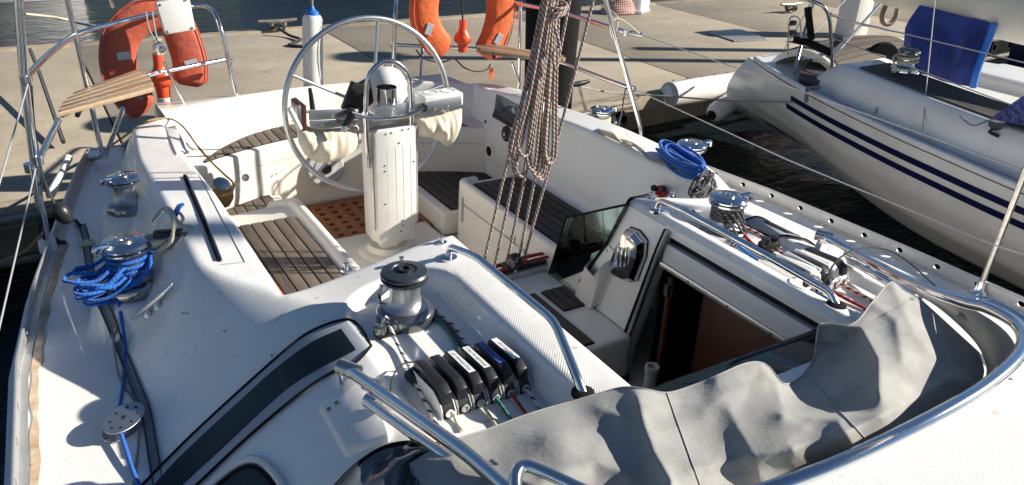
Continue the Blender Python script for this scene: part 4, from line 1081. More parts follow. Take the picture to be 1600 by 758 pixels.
# ---- right-hand stanchion and lifelines
sb_ = Vector((1.745, 1.33, .0)); st_ = Vector((1.755, 1.31, .60))
sn = empty('stanchion', sb_, parent=boat)
MB().tube([sb_, st_, st_ + Vector((0, 0, .06))], .0125, 14).build('tube', 'worn_stainless', sn)
MB().lathe(sb_, [(.032, -.002), (.032, .012), (.018, .03), (.016, .07)], 18).build('base', 'stainless', sn)
def wire(pts, nm, lab, r=.0032): return rope(nm, pts, r, 'wire', boat, res=0)
wire([P(1003, 55, z=.69), P(1178, 116, z=.665), P(1598, 266, y=1.31)] , 'lifeline', '')
wire([P(992, 140, z=.36), P(1231, 250, x=1.69), P(1553, 383, y=1.31), Vector((1.8, .2, .31)), Vector((1.75, -1.2, .31))], 'lifeline', '')
wire([st_, Vector((1.8, .2, .60)), Vector((1.75, -1.2, .60))], 'lifeline', '')
wire([P(44, 130, y=3.40), Vector((-1.735, 1.9, .62)), Vector((-1.78, .4, .60)), Vector((-1.7, -1.2, .60))], 'lifeline', '')
wire([P(56, 262, y=3.40), Vector((-1.765, 1.9, .33)), Vector((-1.80, .4, .32)), Vector((-1.7, -1.2, .32))], 'lifeline', '')
# engine lever with red knobs on the right coaming
el_ = empty('engine_control', P(1030, 297, x=.93), parent=boat)
MB().lathe(P(1036, 299, x=.93), [(.030, 0), (.030, .02), (.02, .03)], 18, axis=(-1, 0, .1)).build('plate', 'red_plastic', el_)
for q in ((1022, 294), (1036, 296)): MB().lathe(P(*q, x=.89), [(.004, -.016), (.014, -.010), (.017, 0), (.014, .010), (.004, .016)], 14, axis=(-1, 0, .2)).build('knob', 'black_plastic', el_)
MB().tube([P(1024, 302, x=.88), P(1038, 303, x=.93)], .007, 8).build('lever', 'red_plastic', el_)
# traveller across the cockpit
tr = empty('mainsheet_traveller', (.1, 2.64, -.15), parent=boat)
MB().box((.03, 2.64, -.172), (.96, .065, .05), bev=.006).build('beam', 'aluminium_dull', tr)
MB().box((.03, 2.64, -.138), (.94, .030, .018), bev=.004).build('track', 'black_plastic', tr)
MB().box((.26, 2.64, -.118), (.13, .06, .03), bev=.008).build('car', 'black_plastic', tr)
# ------------------------------------------------------------------ ropes and loose gear on our boat
# traveller control lines
for i, (dz, dy) in enumerate(((-.105, -.022), (-.108, .024), (-.118, .045))):
    rope('traveller_line', [(.06, 2.64 + dy, dz - .02), (.20, 2.64 + dy, dz - .01), (.36, 2.64 + dy, dz), (.54, 2.64 + dy, dz - .01)], .008, 'rope_red',
         None, ('red control line on the traveller nearest the companionway', 'red control line in the middle of the traveller', 'red control line on the traveller nearest the wheel')[i], 'rope')
# mainsheet: falls, coil and lower blocks, plus the boom it hangs from
BOOM_Y, BOOM_Z = 2.62, 1.62
boom = empty('boom', (.55, 0, BOOM_Z), parent=boat)
MB().tube([Vector((.56, 2.95, BOOM_Z + .09)), Vector((.40, 1.2, BOOM_Z + .06)), Vector((.0, -1.75, BOOM_Z + .02))], .075, 20).build('spar', 'aluminium_dull', boom)
ms = empty('mainsheet', (.22, 2.63, -.1), 'red and white flecked mainsheet falls running from the boom down to the traveller block', 'rope')
tops = [(866, -30), (874, -30), (884, -30), (896, -30), (935, -30)]
bots = [(760, 392), (776, 400), (796, 392), (812, 396), (824, 384)]
RS = .0066
for i, (t, b) in enumerate(zip(tops, bots)):
    y = 2.60 + .02 * (i - 2)
    a = P(*t, y=y); c_ = P(*b, y=y); top = a + (a - c_) * ((BOOM_Z - a.z) / (a.z - c_.z))
    rope('fall', [top, a, c_.lerp(a, .5) + Vector((.004 * (i - 2), 0, 0)), c_, c_ + (c_ - a).normalized() * (.10 if i < 2 else .01)], RS, 'rope_mainsheet', ms)
bl = P(803, 408, y=2.62)
MB().lathe(bl, [(.020, -.022), (.034, -.020), (.036, 0), (.034, .020), (.020, .022)], 24, axis=(1, .35, .1)).build('block', 'black_plastic', ms)
MB().lathe(bl, [(.026, -.025), (.026, .025)], 20, axis=(1, .35, .1)).build('sheave', 'aluminium', ms)
MB().tube([bl + Vector((0, 0, .0)), bl + Vector((.01, 0, -.07))], .010, 8).build('shackle', 'stainless', ms)
# the coil: many long loops gathered near the top, hanging in bights
cl = MB(); random.seed(3)
Y0 = 2.56
def cp(px, py, dy=0): return P(px, py, y=Y0 + dy)
for k in range(12):
    f = k / 11; dy = random.uniform(-.035, .035); w0 = random.uniform(-6, 6)
    xb = mix(806, 864, f) + random.uniform(-4, 4); yb = random.choice((258, 270, 276, 264, 252, 282)) + random.uniform(-8, 6)
    xt = mix(852, 872, f) + random.uniform(-4, 4); wd_ = random.uniform(4, 12)
    xm = mix(xt, xb, .45)
    pts = [cp(xt, -25, dy), cp(mix(xt, xb, .3) - wd_ * .5, 70, dy), cp(mix(xt, xb, .65) - wd_ * .8, 160, dy - .01), cp(xb - wd_, yb - 26, dy), cp(xb - wd_ * .4, yb - 3, dy), cp(xb + wd_ * .5, yb - 3, dy + .01),
           cp(xb + wd_, yb - 24, dy + .012), cp(mix(xt, xb, .65) + wd_ * .6, 155, dy + .015), cp(mix(xt, xb, .3) + wd_ * .4, 70, dy + .015), cp(xt + 4, -25, dy + .01)]
    cl.tube(pts, RS, 8, res=6)
hk = [cp(866, 40, -.05), cp(872, 62, -.055), cp(874, 75, -.05), cp(866, 80, -.05), cp(864, 92, -.05), cp(868, 110, -.05)]
cl.tube(hk, RS, 8, res=5)
# neck turns round the coil
for k in range(3):
    c_ = cp(868 - k * 2, 6 + 9 * k)
    cl.tube([c_ + Vector((math.cos(2 * math.pi * q / 14) * .048, math.sin(2 * math.pi * q / 14) * .045, .012 * math.sin(2 * math.pi * q / 14 + k))) for q in range(14)], RS, 8, closed=True, res=2)
cl.build('rope_coil', 'rope_mainsheet', None, 'thick hanging coil of red and white flecked mainsheet above the cockpit', 'rope', sharp=60)

# blue sheet piled on the left primary winch
wc = Vector((-1.337, 2.70, .120)); bl_ = MB(); random.seed(11)
pts = []
for k in range(64):
    a = 2 * math.pi * k / 14; rr = .064 + .004 * (k // 28) + random.uniform(-.003, .003)
    pts.append(wc + Vector((rr * math.cos(a), rr * math.sin(a), .062 + .098 * (k / 64))))
bl_.tube(pts, .0062, 8, res=2)
for k in range(11):
    a0 = R(200 + random.uniform(-50, 30)); c_ = wc + Vector((math.cos(a0) * random.uniform(.07, .13), math.sin(a0) * .085, 0)); r1, r2 = random.uniform(.06, .095), random.uniform(.03, .055); rot = random.uniform(-.5, .5) + .3
    pts = []
    for q in range(12):
        a = 2 * math.pi * q / 12; u, v = r1 * math.cos(a), r2 * math.sin(a)
        x = c_.x + u * math.cos(rot) - v * math.sin(rot); y = c_.y + u * math.sin(rot) + v * math.cos(rot)
        hh = .035 + .012 * k * .9 + .05 * max(0, math.cos(a)) + random.uniform(-.006, .006)
        if math.hypot(x - wc.x, y - wc.y) < .072: hh = max(hh, .10)
        pts.append(Vector((x, y, max(zf(x, y) + .008, wc.z + hh * .9 - .02))))
    bl_.tube(pts, .0062, 8, closed=True, res=4)
# diagonal turns across the drum, and the tail leading forward along the deck
for k in range(5):
    bl_.tube([wc + Vector((-.06 + .02 * k, -.075 - .004 * k, .04 + .012 * k)), wc + Vector((.01 + .012 * k, -.090, .075 + .010 * k)), wc + Vector((.075, -.03 + .008 * k, .125 + .008 * k)), wc + Vector((.06, .05, .15))], .0062, 8, res=5)
tail = [wc + Vector((-.06, -.08, .06)), DK(186, 470, .02), DK(190, 500, .007), DK(196, 545, .007), DK(193, 600, .007), DK(188, 650, .02), DK(186, 668, .03), DK(200, 715, .02), DK(219, 765, .007), DK(260, 840, .007)]
bl_.tube(tail, .0062, 8, res=6)
bl_.build('blue_sheet', 'rope_blue', None, 'bright blue sheet wound and piled on the big left winch, its tail running forward', 'rope', sharp=60)
rope('blue_rope_end', [DK(276, 356, .05), DK(280, 350, .055), DK(284, 345, .06), DK(290, 342, .06)], [.011, .010, .009, .006], 'rope_blue', None, 'short bright blue rope end tucked in the cream line by the left jammer', 'rope', res=3)
# cream line at the jammer
cr_ = MB(); 
for k in range(4):
    cr_.tube([DK(246 + 5 * k, 415 - 4 * k, .05), DK(266 + 2 * k, 398 - 2 * k, .045), DK(277 - k, 372, .06 + .006 * k), DK(270 - 3 * k, 352, .068), DK(255, 352 + k, .062), DK(242, 365, .05)], .0058, 8, res=5)
cr_.tube([DK(276, 358, .05), DK(284, 362, .03), DK(296, 358, .012), DK(302, 358, .008)], .0055, 8, res=4)
cr_.tube([DK(283, 352, .05), DK(289, 360, .045), DK(281, 364, .04), DK(275, 356, .05)], .0058, 8, closed=True, res=4)
cr_.build('cream_line', 'rope_cream', None, 'cream line looped over the jammer behind the left winch', 'rope', sharp=60)

# flat webbing strap along the left deck, with buckle
sp = [(128, 352), (134, 372), (137, 395), (142, 425), (150, 455), (170, 500), (190, 550), (212, 605), (228, 645), (238, 700), (247, 758), (258, 840)]
C_, _ = crom([Vector((a, b, 0)) for a, b in sp], 6)
def strap(u, v):
    k = u * (len(C_) - 1); i = min(int(k), len(C_) - 2); p = C_[i].lerp(C_[i + 1], k - i); q = DK(p.x, p.y, .006)
    d = DK(*(C_[i + 1].xy), .006) - DK(*(C_[i].xy), .006); d.z = 0; n_ = Vector((-d.y, d.x, 0)).normalized()
    q += n_ * mix(-.016, .016, v); q.z = max(q.z, zf(q.x, q.y) + .006); return q
e = empty('webbing_strap', DK(190, 550), 'grey webbing jackline lying along the left side deck', 'strap')
MB().grid(strap, 110, 2, .003).build('webbing', 'webbing', e)
for sv in (-.012, .012): MB().tube([strap(i / 60, .5 + sv / .032) + Vector((0, 0, .001)) for i in range(61)], .0022, 6).build('edge_stitching', 'rope_black', e)
MB().box(DK(137, 384, .012), (.06, .05, .022), bev=.008).build('buckle', 'glow_green', e)
for dx in (-.013, .013): MB().lathe(DK(137, 384, .022) + Vector((dx, 0, 0)), [(.006, 0), (.005, .002)], 8).build('buckle_slot', 'unlit_black', e)
# big sheave block on deck holding the blue tail
e = empty('foot_block', DK(193, 672), 'silver sheet lead block with pierced cheek lying on the left side deck', 'block')
c_ = DK(196, 672, .032); a_ = (DK(222, 650) - DK(170, 696)).normalized(); ax = (Vector((.15, -.30, 1)) - a_ * Vector((.15, -.30, 1)).dot(a_)).normalized()
def cheek(off, r_):
    b_ = ax.cross(a_).normalized(); out = []
    for i in range(26):
        t = 2 * math.pi * i / 26; out.append(c_ + ax * off + a_ * (math.cos(t) * r_ * 1.7) + b_ * (math.sin(t) * r_))
    return out
MB().prism(cheek(.014, .042), ax * .004, bev=.001, seg=1).build('cheek', 'aluminium', e); MB().prism(cheek(-.018, .044), ax * .004, bev=.001, seg=1).build('cheek', 'aluminium', e)
MB().lathe(c_, [(.030, -.014), (.024, 0), (.030, .013)], 24, axis=ax).build('sheave', 'grey_plastic', e)
b_ = ax.cross(a_).normalized()
for i in range(8):
    t = 2 * math.pi * i / 8; MB().lathe(c_ + ax * .0183 + a_ * math.cos(t) * .050 + b_ * math.sin(t) * .026, [(.0042, 0), (.0042, .001)], 8, axis=ax).build('hole', 'unlit_black', e)
MB().lathe(c_ + ax * .0183, [(.007, 0), (.006, .003)], 10, axis=ax).build('rivet', 'black_plastic', e)
# thin grey line under the strap
rope('thin_line', [DK(172, 430, .005), DK(176, 520, .005), DK(186, 590, .005), DK(205, 620, .005), DK(218, 650, .005), DK(216, 700, .005), DK(209, 760, .005), DK(205, 830, .005)], .0042, 'rope_grey', None, 'thin grey line running beside the webbing strap on the left deck', 'rope')
# black ball block on its strop at the left rail
e = empty('ball_block', DK(100, 345), 'black swivel block hanging by a strop from the left stern post', 'block')
c_ = P(95, 331, y=3.22)
MB().lathe(c_, [(.006, -.055), (.022, -.045), (.032, -.02), (.034, .005), (.026, .028), (.010, .040)], 18, axis=(-.35, .2, .8)).build('body', 'black_plastic', e)
MB().tube([c_ + Vector((-.012, 0, .03)), P(72, 290, y=3.38), P(58, 255, y=3.41), P(52, 235, y=3.40)], .0055, 8, res=4).build('strop', 'rope_black', e)
MB().tube([c_ + Vector((.015, -.01, -.045)), DK(118, 350, .02), DK(126, 356, .012)], .008, 8, res=4).build('tail', 'black_plastic', e)
MB().tube([P(48, 120, y=3.42), P(52, 190, y=3.42), P(64, 265, y=3.41), P(76, 310, y=3.38)], .006, 8, res=4).build('hanging_strap', 'rope_black', e)
# white fairlead / fender hook by the toe rail, black cleat
e = empty('bow_roller', DK(100, 285), parent=boat) if False else None
MB().tube([DK(80, 310, .02), DK(92, 300, .05), DK(104, 278, .055), DK(110, 264, .06)], [.022, .020, .016, .022], 12, res=4).build('fairlead', 'white_plastic', boat)
MB().tube([DK(80, 370, .012), DK(92, 382, .014), DK(104, 382, .012)], [.012, .010, .008], 8, res=3).build('deck_clip', 'black_plastic', boat)

# lines in the left recess
e = MB()
def lz(px, py, dz=.006): return DK(px, py, dz)
rope('fleck_line', [P(596, 445, z=.40), P(593, 465, z=.36), lz(598, 490), lz(606, 515, .030), lz(622, 545, .012), lz(640, 580, .012), lz(650, 605, .012), lz(672, 645), lz(690, 680), lz(720, 720)], .0055, 'rope_white_fleck', None, 'black flecked white line led from the left roof winch through the cam cleat', 'rope')
for nm, m_, x0, lab, r_ in (('clutch_line', 'rope_green', -.629, 'green line leaving the middle of the left clutch bank', .0052), ('clutch_line', 'rope_red', -.583, 'red line leaving the left clutch bank towards the mast', .0045),
                            ('clutch_line', 'rope_white_fleck', -.538, 'black flecked white line nearest the recess wall at the left clutch bank', .0045), ('clutch_line', 'rope_cream', -.674, 'cream line leaving the left clutch bank under the second label', .0045)):
    rope(nm, [(x0, 1.31, ZR + .016), (x0 - .003, 1.24, ZR + .008), (x0 - .02, 1.12, ZR + .007), (x0 - .05, .95, ZR + .02)], r_, m_, None, lab, 'rope')
for nm, m_, dx, lab in (('tail_line', 'rope_green', 0, 'green tail leading from the left clutches round to the left roof winch'), ('tail_line', 'rope_dark', .013, 'dark tail beside the green one behind the left clutches'),
                        ('tail_line', 'rope_white_fleck', .026, 'black flecked white tail along the recess wall to the left roof winch')):
    rope(nm, [(-.63 + dx * 2, 1.505, ZR + .03), (-.60 + dx, 1.58, ZR + .010), (-.585 + dx, 1.68, ZR + .008), (-.59 + dx * .8, 1.76, ZR + .010), (-.60 + dx, 1.84, ZR + .010), (-.62 + dx, 1.90, ZR + .012)], .0055, m_, None, lab, 'rope')
rope('lashing', [lz(650, 575, .02), lz(664, 600, .02), lz(680, 628, .03), lz(698, 625, .035), lz(704, 640, .02), lz(690, 645, .012), lz(700, 628, .03), lz(712, 660, .006), lz(722, 676, .006)], .0042, 'rope_cream', None, 'knotted cream lashing on the end clutch of the left bank', 'rope')
rope('thin_lanyard', [lz(612, 640, .005), lz(612, 610, .03), lz(630, 588, .04), lz(658, 575, .02)], .0026, 'rope_black', None, 'thin black lanyard arching by the left turning block', 'rope')
# lines in the right recess
for nm, m_, dx, lab in (('clutch_line', 'rope_blue', .60, 'blue line from the right roof winch to the right clutches'), ('clutch_line', 'rope_red', .66, 'red line entering the right clutch bank'), ('clutch_line', 'rope_red_white', .73, 'red and white line through the right cam cleat')):
    rope(nm, [(.70, 1.78, ZR + .06), (dx + .03, 1.70, ZR + .03), (dx + .02, 1.6, ZR + .012), (dx, 1.50, ZR + .02)], .0065, m_, None, lab, 'rope')
    rope(nm, [(dx, 1.30, ZR + .02), (dx + .02, 1.2, ZR + .008), (dx + .03, 1.05, ZR + .01), (dx + .03, .9, ZR + .03)], .006, m_, None, lab.replace('from the right roof winch to the right clutches', 'running forward from the right clutches').replace('entering', 'running forward from').replace('through the right cam cleat', 'running forward in the right recess'), 'rope')
rope('flecked_tail', [DK(1082, 332, .006), DK(1095, 343, .006), DK(1112, 358, .006), DK(1132, 376, .006), DK(1148, 386, .006)], .0065, 'rope_red_white', None, 'short red and white flecked line lying inside the right grab rail', 'rope')
# dark line wound on the right roof winch
w0 = Vector((.665, 1.80, ZR)); mb = MB(); pts = []
for k in range(80):
    a = 2 * math.pi * k / 16; pts.append(w0 + Vector((.054 * math.cos(a), .054 * math.sin(a), .075 + .055 * k / 80)))
mb.tube(pts, .0048, 8, res=2)
dl = empty('dark_line', w0, 'dark line wound and bundled round the chrome winch on the right roof', 'rope')
mb2 = MB()
random.seed(5)
for k in range(8):
    c_ = DK(1092 + random.uniform(-6, 8), 305 + random.uniform(-3, 4), .03 + .006 * k); r1, r2 = random.uniform(.07, .11), random.uniform(.02, .035); ro = random.uniform(.2, .7)
    mb2.tube([c_ + Vector((r1 * math.cos(t) * math.cos(ro) - r2 * math.sin(t) * math.sin(ro), r1 * math.cos(t) * math.sin(ro) + r2 * math.sin(t) * math.cos(ro), .018 * math.cos(t) + random.uniform(-.006, .006))) for t in [2 * math.pi * q / 10 for q in range(10)]], .0048, 8, closed=True, res=4)
for k in range(6):
    a = R(190 + 22 * k); mb.tube([w0 + Vector((.058 * math.cos(a), .058 * math.sin(a), .135)), w0 + Vector((.066 * math.cos(a + .5), .066 * math.sin(a + .5), .09)), w0 + Vector((.082 * math.cos(a + .9), .082 * math.sin(a + .9), .04))], .0048, 8, res=5)
mb.build('turns', 'rope_dark', dl, sharp=60); mb2.build('hank', 'rope_dark', dl, sharp=60)
# blue sheet lying aft of the right primary, cream sheets further aft
mb = MB(); random.seed(8)
for k in range(13):
    cx_, cy_ = 1066 + random.uniform(-5, 5), 261 + random.uniform(-4, 4); hl, hw = random.uniform(30, 42), random.uniform(4, 11)
    mb.tube([DK(cx_ + hl * math.cos(t) * .86 - hw * math.sin(t) * .5, cy_ + hl * math.cos(t) * .5 + hw * math.sin(t) * .86, .010 + .0045 * k + .006 * math.cos(t * 2 + k)) for t in [2 * math.pi * q / 12 for q in range(12)]], .0074, 8, closed=True, res=4)
mb.tube([DK(1104, 280, .03), DK(1110, 288, .02), DK(1118, 296, .012)], .0074, 8, res=4)
mb.build('blue_sheet', 'rope_blue', None, 'flaked bright blue sheet lying on the right coaming before the white winch', 'rope', sharp=60)
mb = MB(); w1 = Vector((1.257, 3.37, .155)); pts = []
for k in range(56):
    a = 2 * math.pi * k / 14; pts.append(w1 + Vector((.052 * math.cos(a), .052 * math.sin(a), .055 + .05 * k / 56)))
mb.tube(pts, .0062, 8, res=2)
for k in range(6):
    mb.tube([w1 + Vector((-.04 + .01 * k, -.05, .04)), DK(935 + 4 * k, 208 + 3 * k, .02 + .006 * k), DK(950 + 4 * k, 218 + 2 * k, .02), DK(968 + 2 * k, 224, .014), DK(985 + k, 231, .012)], .0062, 8, res=5)
mb.build('cream_sheet', 'rope_cream', None, 'cream sheet turned round the small winch on the right quarter', 'rope', sharp=60)
mb = MB()
for k in range(2):
    mb.tube([DK(985, 226 + k, .012), DK(1003, 238 + 3 * k, .012), DK(1012 + k, 248 + 3 * k, .01), DK(1032, 256 + 2 * k, .012), DK(1056, 262 + 2 * k, .01), DK(1075 + 4 * k, 272 + k, .01)], .0055, 8, res=5)
mb.build('cream_tails', 'rope_grey', None, 'pale grey rope tails lying along the right coaming beside the rail foot', 'rope', sharp=60)
rope('whisker_wire', [P(1283, 462, z=.36), P(1288, 440, z=.42), P(1310, 405, z=.47), P(1345, 388, z=.48), P(1385, 390, z=.46), P(1420, 410, z=.42), P(1470, 455, z=.36)], .003, 'rope_black', None, 'thin black wire arching over the right recess to the folded hood', 'wire')
rope('yellow_line', [DK(160, 240, .01), DK(200, 212, .01), DK(225, 194, .01), DK(262, 188, .01), DK(285, 200, .012), P(310, 230, z=.28), P(332, 255, z=.20), P(352, 274, z=.10), P(364, 286, z=.05), P(362, 300, z=.02), P(345, 306, z=.02)], .0055, 'rope_yellow', None, 'dull yellow hose draped over the left quarter into the cockpit', 'hose')
e = empty('dock_plug', P(348, 298, y=3.9), 'brass shore plug dangling at the left of the helm seat', 'plug')
MB().lathe(P(345, 291, y=3.95), [(.030, -.02), (.045, -.01), (.045, .022), (.034, .028)], 20, axis=(.2, -.5, .8)).build('ring', 'worn_stainless', e)
MB().lathe(P(348, 305, y=3.92), [(.02, -.06), (.05, -.045), (.056, .0), (.045, .04)], 20, axis=(.2, -.4, .9)).build('body', 'rope_yellow', e)
# red handles sticking up at the front of both seats
for i, (a, b, lab) in enumerate((((398, 420), (440, 466), 'red handled tube lying along the front of the left seat'),)):
    e = empty('bilge_handle', P(*b, z=.0), lab, 'handle')
    MB().tube([P(a[0] + 14, a[1] + 10, z=.15), P(*b, z=.13)], .016, 10).build('tube', 'red_plastic', e)
    MB().tube([P(*a, z=.16), P(a[0] + 12, a[1] + 8, z=.155)], .022, 10).build('grip', 'red_plastic', e); MB().tube([P(a[0] + 11, a[1] + 8, z=.154), P(a[0] + 18, a[1] + 14, z=.15)], .018, 10).build('collar', 'white_plastic', e)

# ---- folded spray hood: frame and canvas
hood = empty('spray_hood', (0, 1.0, .36), 'folded grey canvas spray hood on its stainless hoops over the cabin roof', 'spray hood')
TB = .0145
HL, HR = P(545, 578, z=.36), P(1288, 370, z=.36)
bow1 = [HL, P(600, 617, z=.385), P(720, 703, z=.445), P(830, 790, z=.475), P(960, 830, z=.47), P(1150, 780, z=.49), P(1300, 728, z=.54), P(1450, 657, z=.58), P(1545, 600, z=.59), P(1596, 548, z=.59), P(1590, 510, z=.58), P(1545, 482, z=.56), P(1500, 470, z=.53), P(1420, 440, z=.46), P(1340, 398, z=.39), HR]
MB().tube(crom(bow1, 8)[0], .0165, 16).build('main_hoop', 'stainless', hood)
bow2 = [P(572, 626, z=.345), P(640, 675, z=.375), P(700, 716, z=.40), P(760, 760, z=.40), P(800, 800, z=.40)]
MB().tube(crom(bow2, 6)[0], .0135, 14).build('second_hoop', 'stainless', hood)
bow2r = [P(1325, 405, z=.335), P(1370, 432, z=.345), P(1430, 465, z=.36)]
MB().tube(crom(bow2r, 6)[0], .0125, 14).build('second_hoop', 'stainless', hood)
bow3 = [P(806, 780, z=.48), P(806, 742, z=.50), P(822, 728, z=.505), P(860, 742, z=.505), P(930, 775, z=.50), P(1000, 800, z=.49)]
MB().tube(crom(bow3, 7)[0], .0135, 14).build('third_hoop', 'stainless', hood)
bow3r = [P(1500, 498, z=.42), P(1512, 478, z=.43), P(1528, 468, z=.435), P(1560, 478, z=.435), P(1604, 505, z=.43), P(1650, 560, z=.43)]
MB().tube(crom(bow3r, 7)[0], .0135, 14).build('third_hoop', 'stainless', hood)
for q, (ox, oy) in ((HL, (-10, 0)), (HR, (8, 0))):
    MB().lathe(q, [(.022, -.03), (.022, .03)], 16, axis=(.35 if q is HR else .5, -.8, 0)).build('hinge', 'worn_stainless', hood)
    MB().box(q - Vector((0, 0, .03)), (.05, .03, .06), bev=.006).build('hinge_base', 'stainless', hood)
for q in ((580, 602, .367), (582, 628, .346)): MB().lathe(P(q[0], q[1], z=q[2]), [(.0195, -.018), (.0195, .018)], 16, axis=(.45, -.85, .05)).build('collar', 'stainless', hood)
for q in ((1330, 398, .37), (1335, 408, .336)): MB().lathe(P(q[0], q[1], z=q[2]), [(.0195, -.018), (.0195, .018)], 16, axis=(-.1, -.95, .05)).build('collar', 'stainless', hood)
MB().tube([P(768, 722, z=.425), P(775, 728, z=.43), P(790, 740, z=.425)], .008, 8).build('clip', 'worn_stainless', hood)
# canvas heights are interpolated between hand-placed folds
CT = [(560, 760, .36), (640, 720, .375), (700, 690, .395), (760, 675, .395), (800, 655, .40), (890, 630, .405), (970, 606, .41), (1040, 612, .415), (1100, 595, .425), (1180, 566, .43), (1240, 590, .40), (1277, 520, .42), (1340, 505, .43),
      (1395, 440, .44), (1440, 468, .43), (1500, 520, .40), (1530, 548, .39), (1540, 590, .385), (1500, 640, .39), (1430, 688, .40), (1345, 722, .43), (1250, 750, .41), (1150, 775, .41),
      (1290, 580, .42), (1240, 665, .485), (1330, 672, .505), (1440, 655, .41), (1160, 650, .45), (1420, 560, .455), (1460, 610, .43), (1385, 660, .475), (1290, 700, .485), (1200, 710, .475), (1090, 690, .45), (960, 690, .43), (880, 690, .45), (900, 750, .45), (800, 710, .425), (780, 760, .43), (1000, 780, .43), (1080, 760, .44), (900, 800, .42)]
RIDGES = [([(1279, 506), (1345, 512), (1372, 560), (1374, 612)], .075, 22, 75), ([(1120, 590), (1160, 571), (1188, 570), (1212, 600), (1224, 645)], .030, 40, 22), ([(1224, 650), (1300, 656), (1374, 650)], .020, 60, 12),
          ([(998, 622), (1010, 670), (1022, 705), (1048, 750), (1052, 800)], .060, 34, 75), ([(940, 640), (985, 655), (1004, 640)], .02, 30, 30), ([(705, 720), (860, 680), (960, 650)], .016, 60, 40), ([(1395, 444), (1430, 520), (1480, 580), (1500, 592)], .040, 40, 36),
          ([(1140, 640), (1170, 700), (1186, 745)], .014, 18, 30), ([(1312, 662), (1345, 715)], .014, 14, 26), ([(850, 745), (930, 720), (980, 742)], .016, 24, 30), ([(1240, 700), (1330, 672), (1400, 640), (1490, 592)], .022, 40, 16), ([(1080, 735), (1160, 712), (1240, 705)], .012, 20, 26), ([(1100, 640), (1140, 610), (1190, 600)], .012, 26, 20), ([(740, 770), (800, 745), (860, 770)], .014, 20, 20), ([(1360, 470), (1400, 500), (1410, 560)], .020, 22, 22), ([(1440, 470), (1470, 510), (1520, 560)], .018, 16, 16)]
def ridge_z(px, py):
    s = 0
    for poly, h, wl, wr in RIDGES:
        best = 1e9; sg = 1; slen = 1
        for (x0, y0), (x1, y1) in zip(poly[:-1], poly[1:]):
            dx, dy = x1 - x0, y1 - y0; t = max(0, min(1, ((px - x0) * dx + (py - y0) * dy) / (dx * dx + dy * dy)))
            ex, ey = px - x0 - t * dx, py - y0 - t * dy; d = math.hypot(ex, ey)
            if d < best: best = d; sg = dx * ey - dy * ex; slen = math.hypot(dx, dy)
        sd_ = sg / (best * slen + 1e-9); w_ = mix(wr, wl, .5 + .5 * max(-1, min(1, sd_)))
        s += h * (math.exp(-((best * best + 9) ** .5 - 3) / w_))
    return s
A_ = np.array([(a, b) for a, b, c in CT], float); z_ = np.array([c for a, b, c in CT])
D = np.linalg.norm(A_[:, None] - A_[None], axis=2) + 1e-9
Kr = np.where(D < 1e-6, 0, D ** 2 * np.log(D)) ; n_ = len(CT)
Kf = np.zeros((n_ + 3, n_ + 3)); Kf[:n_, :n_] = Kr + np.eye(n_) * 120.0; Kf[:n_, n_] = 1; Kf[:n_, n_ + 1:] = A_; Kf[n_, :n_] = 1; Kf[n_ + 1:, :n_] = A_.T
sol = np.linalg.solve(Kf, np.concatenate([z_, np.zeros(3)]))
def cz(px, py):
    d = np.hypot(A_[:, 0] - px, A_[:, 1] - py) + 1e-9
    return float(np.dot(sol[:n_], d * d * np.log(d)) + sol[n_] + sol[n_ + 1] * px + sol[n_ + 2] * py)
topL = [(640, 726), (700, 691), (760, 672), (830, 646), (900, 626), (970, 606), (1010, 609), (1045, 614), (1090, 600), (1130, 583), (1160, 570), (1185, 566), (1203, 575), (1225, 600), (1250, 590), (1272, 560), (1277, 520), (1284, 506), (1315, 508), (1338, 503), (1365, 470), (1393, 441), (1415, 455), (1440, 468)]
botL = [(700, 800), (760, 815), (830, 825), (900, 830), (960, 830), (1010, 818), (1060, 806), (1110, 792), (1160, 777), (1200, 764), (1240, 752), (1270, 743), (1300, 733), (1330, 720), (1360, 706), (1390, 692), (1415, 680), (1440, 666), (1465, 652), (1490, 636), (1512, 618), (1530, 600), (1538, 580), (1530, 550)]
TL, _ = crom([Vector((a, b, 0)) for a, b in topL], 12); BL, _ = crom([Vector((a, b, 0)) for a, b in botL], 12); NC = len(TL) - 1
def canvas(u, v):
    i = round(u * NC); p = TL[i].lerp(BL[i], v); z = cz(p.x, p.y) + ridge_z(p.x, p.y)
    s = Vector((p.x / 60, p.y / 60, 0)); 
    wr = noise.noise(s * .9 + Vector((9, 2, 4))) * .007 + (abs(noise.noise(Vector((p.x / 170 + p.y / 80, p.y / 180 - p.x / 260, 3.3)))) - .2) * -.012 + noise.noise(s * 2.4) * .0012
    edge = min(1, v * 9, (1 - v) * 9, u * 14, (1 - u) * 14)
    z += wr * (.25 + .75 * edge)
    q = P(p.x, p.y, z=max(z, .345)); return q
cv_ = MB(); NV = 64; cv_.grid(canvas, NC, NV)
# hem turned down to the roof along the aft edge
cv_.grid(lambda u, v: canvas(u, 0) - Vector((0, .004 * v, .055 * v)), NC, 2); cv_.grid(lambda u, v: canvas(0, u) - Vector((0, 0, .05 * v)), NV, 2)
cv_.build('canvas', 'canvas_grey', hood, sharp=180)
MB().tube([canvas(i / 120, 0) for i in range(121)], .0028, 6).build('hem_piping', 'canvas_grey', hood)
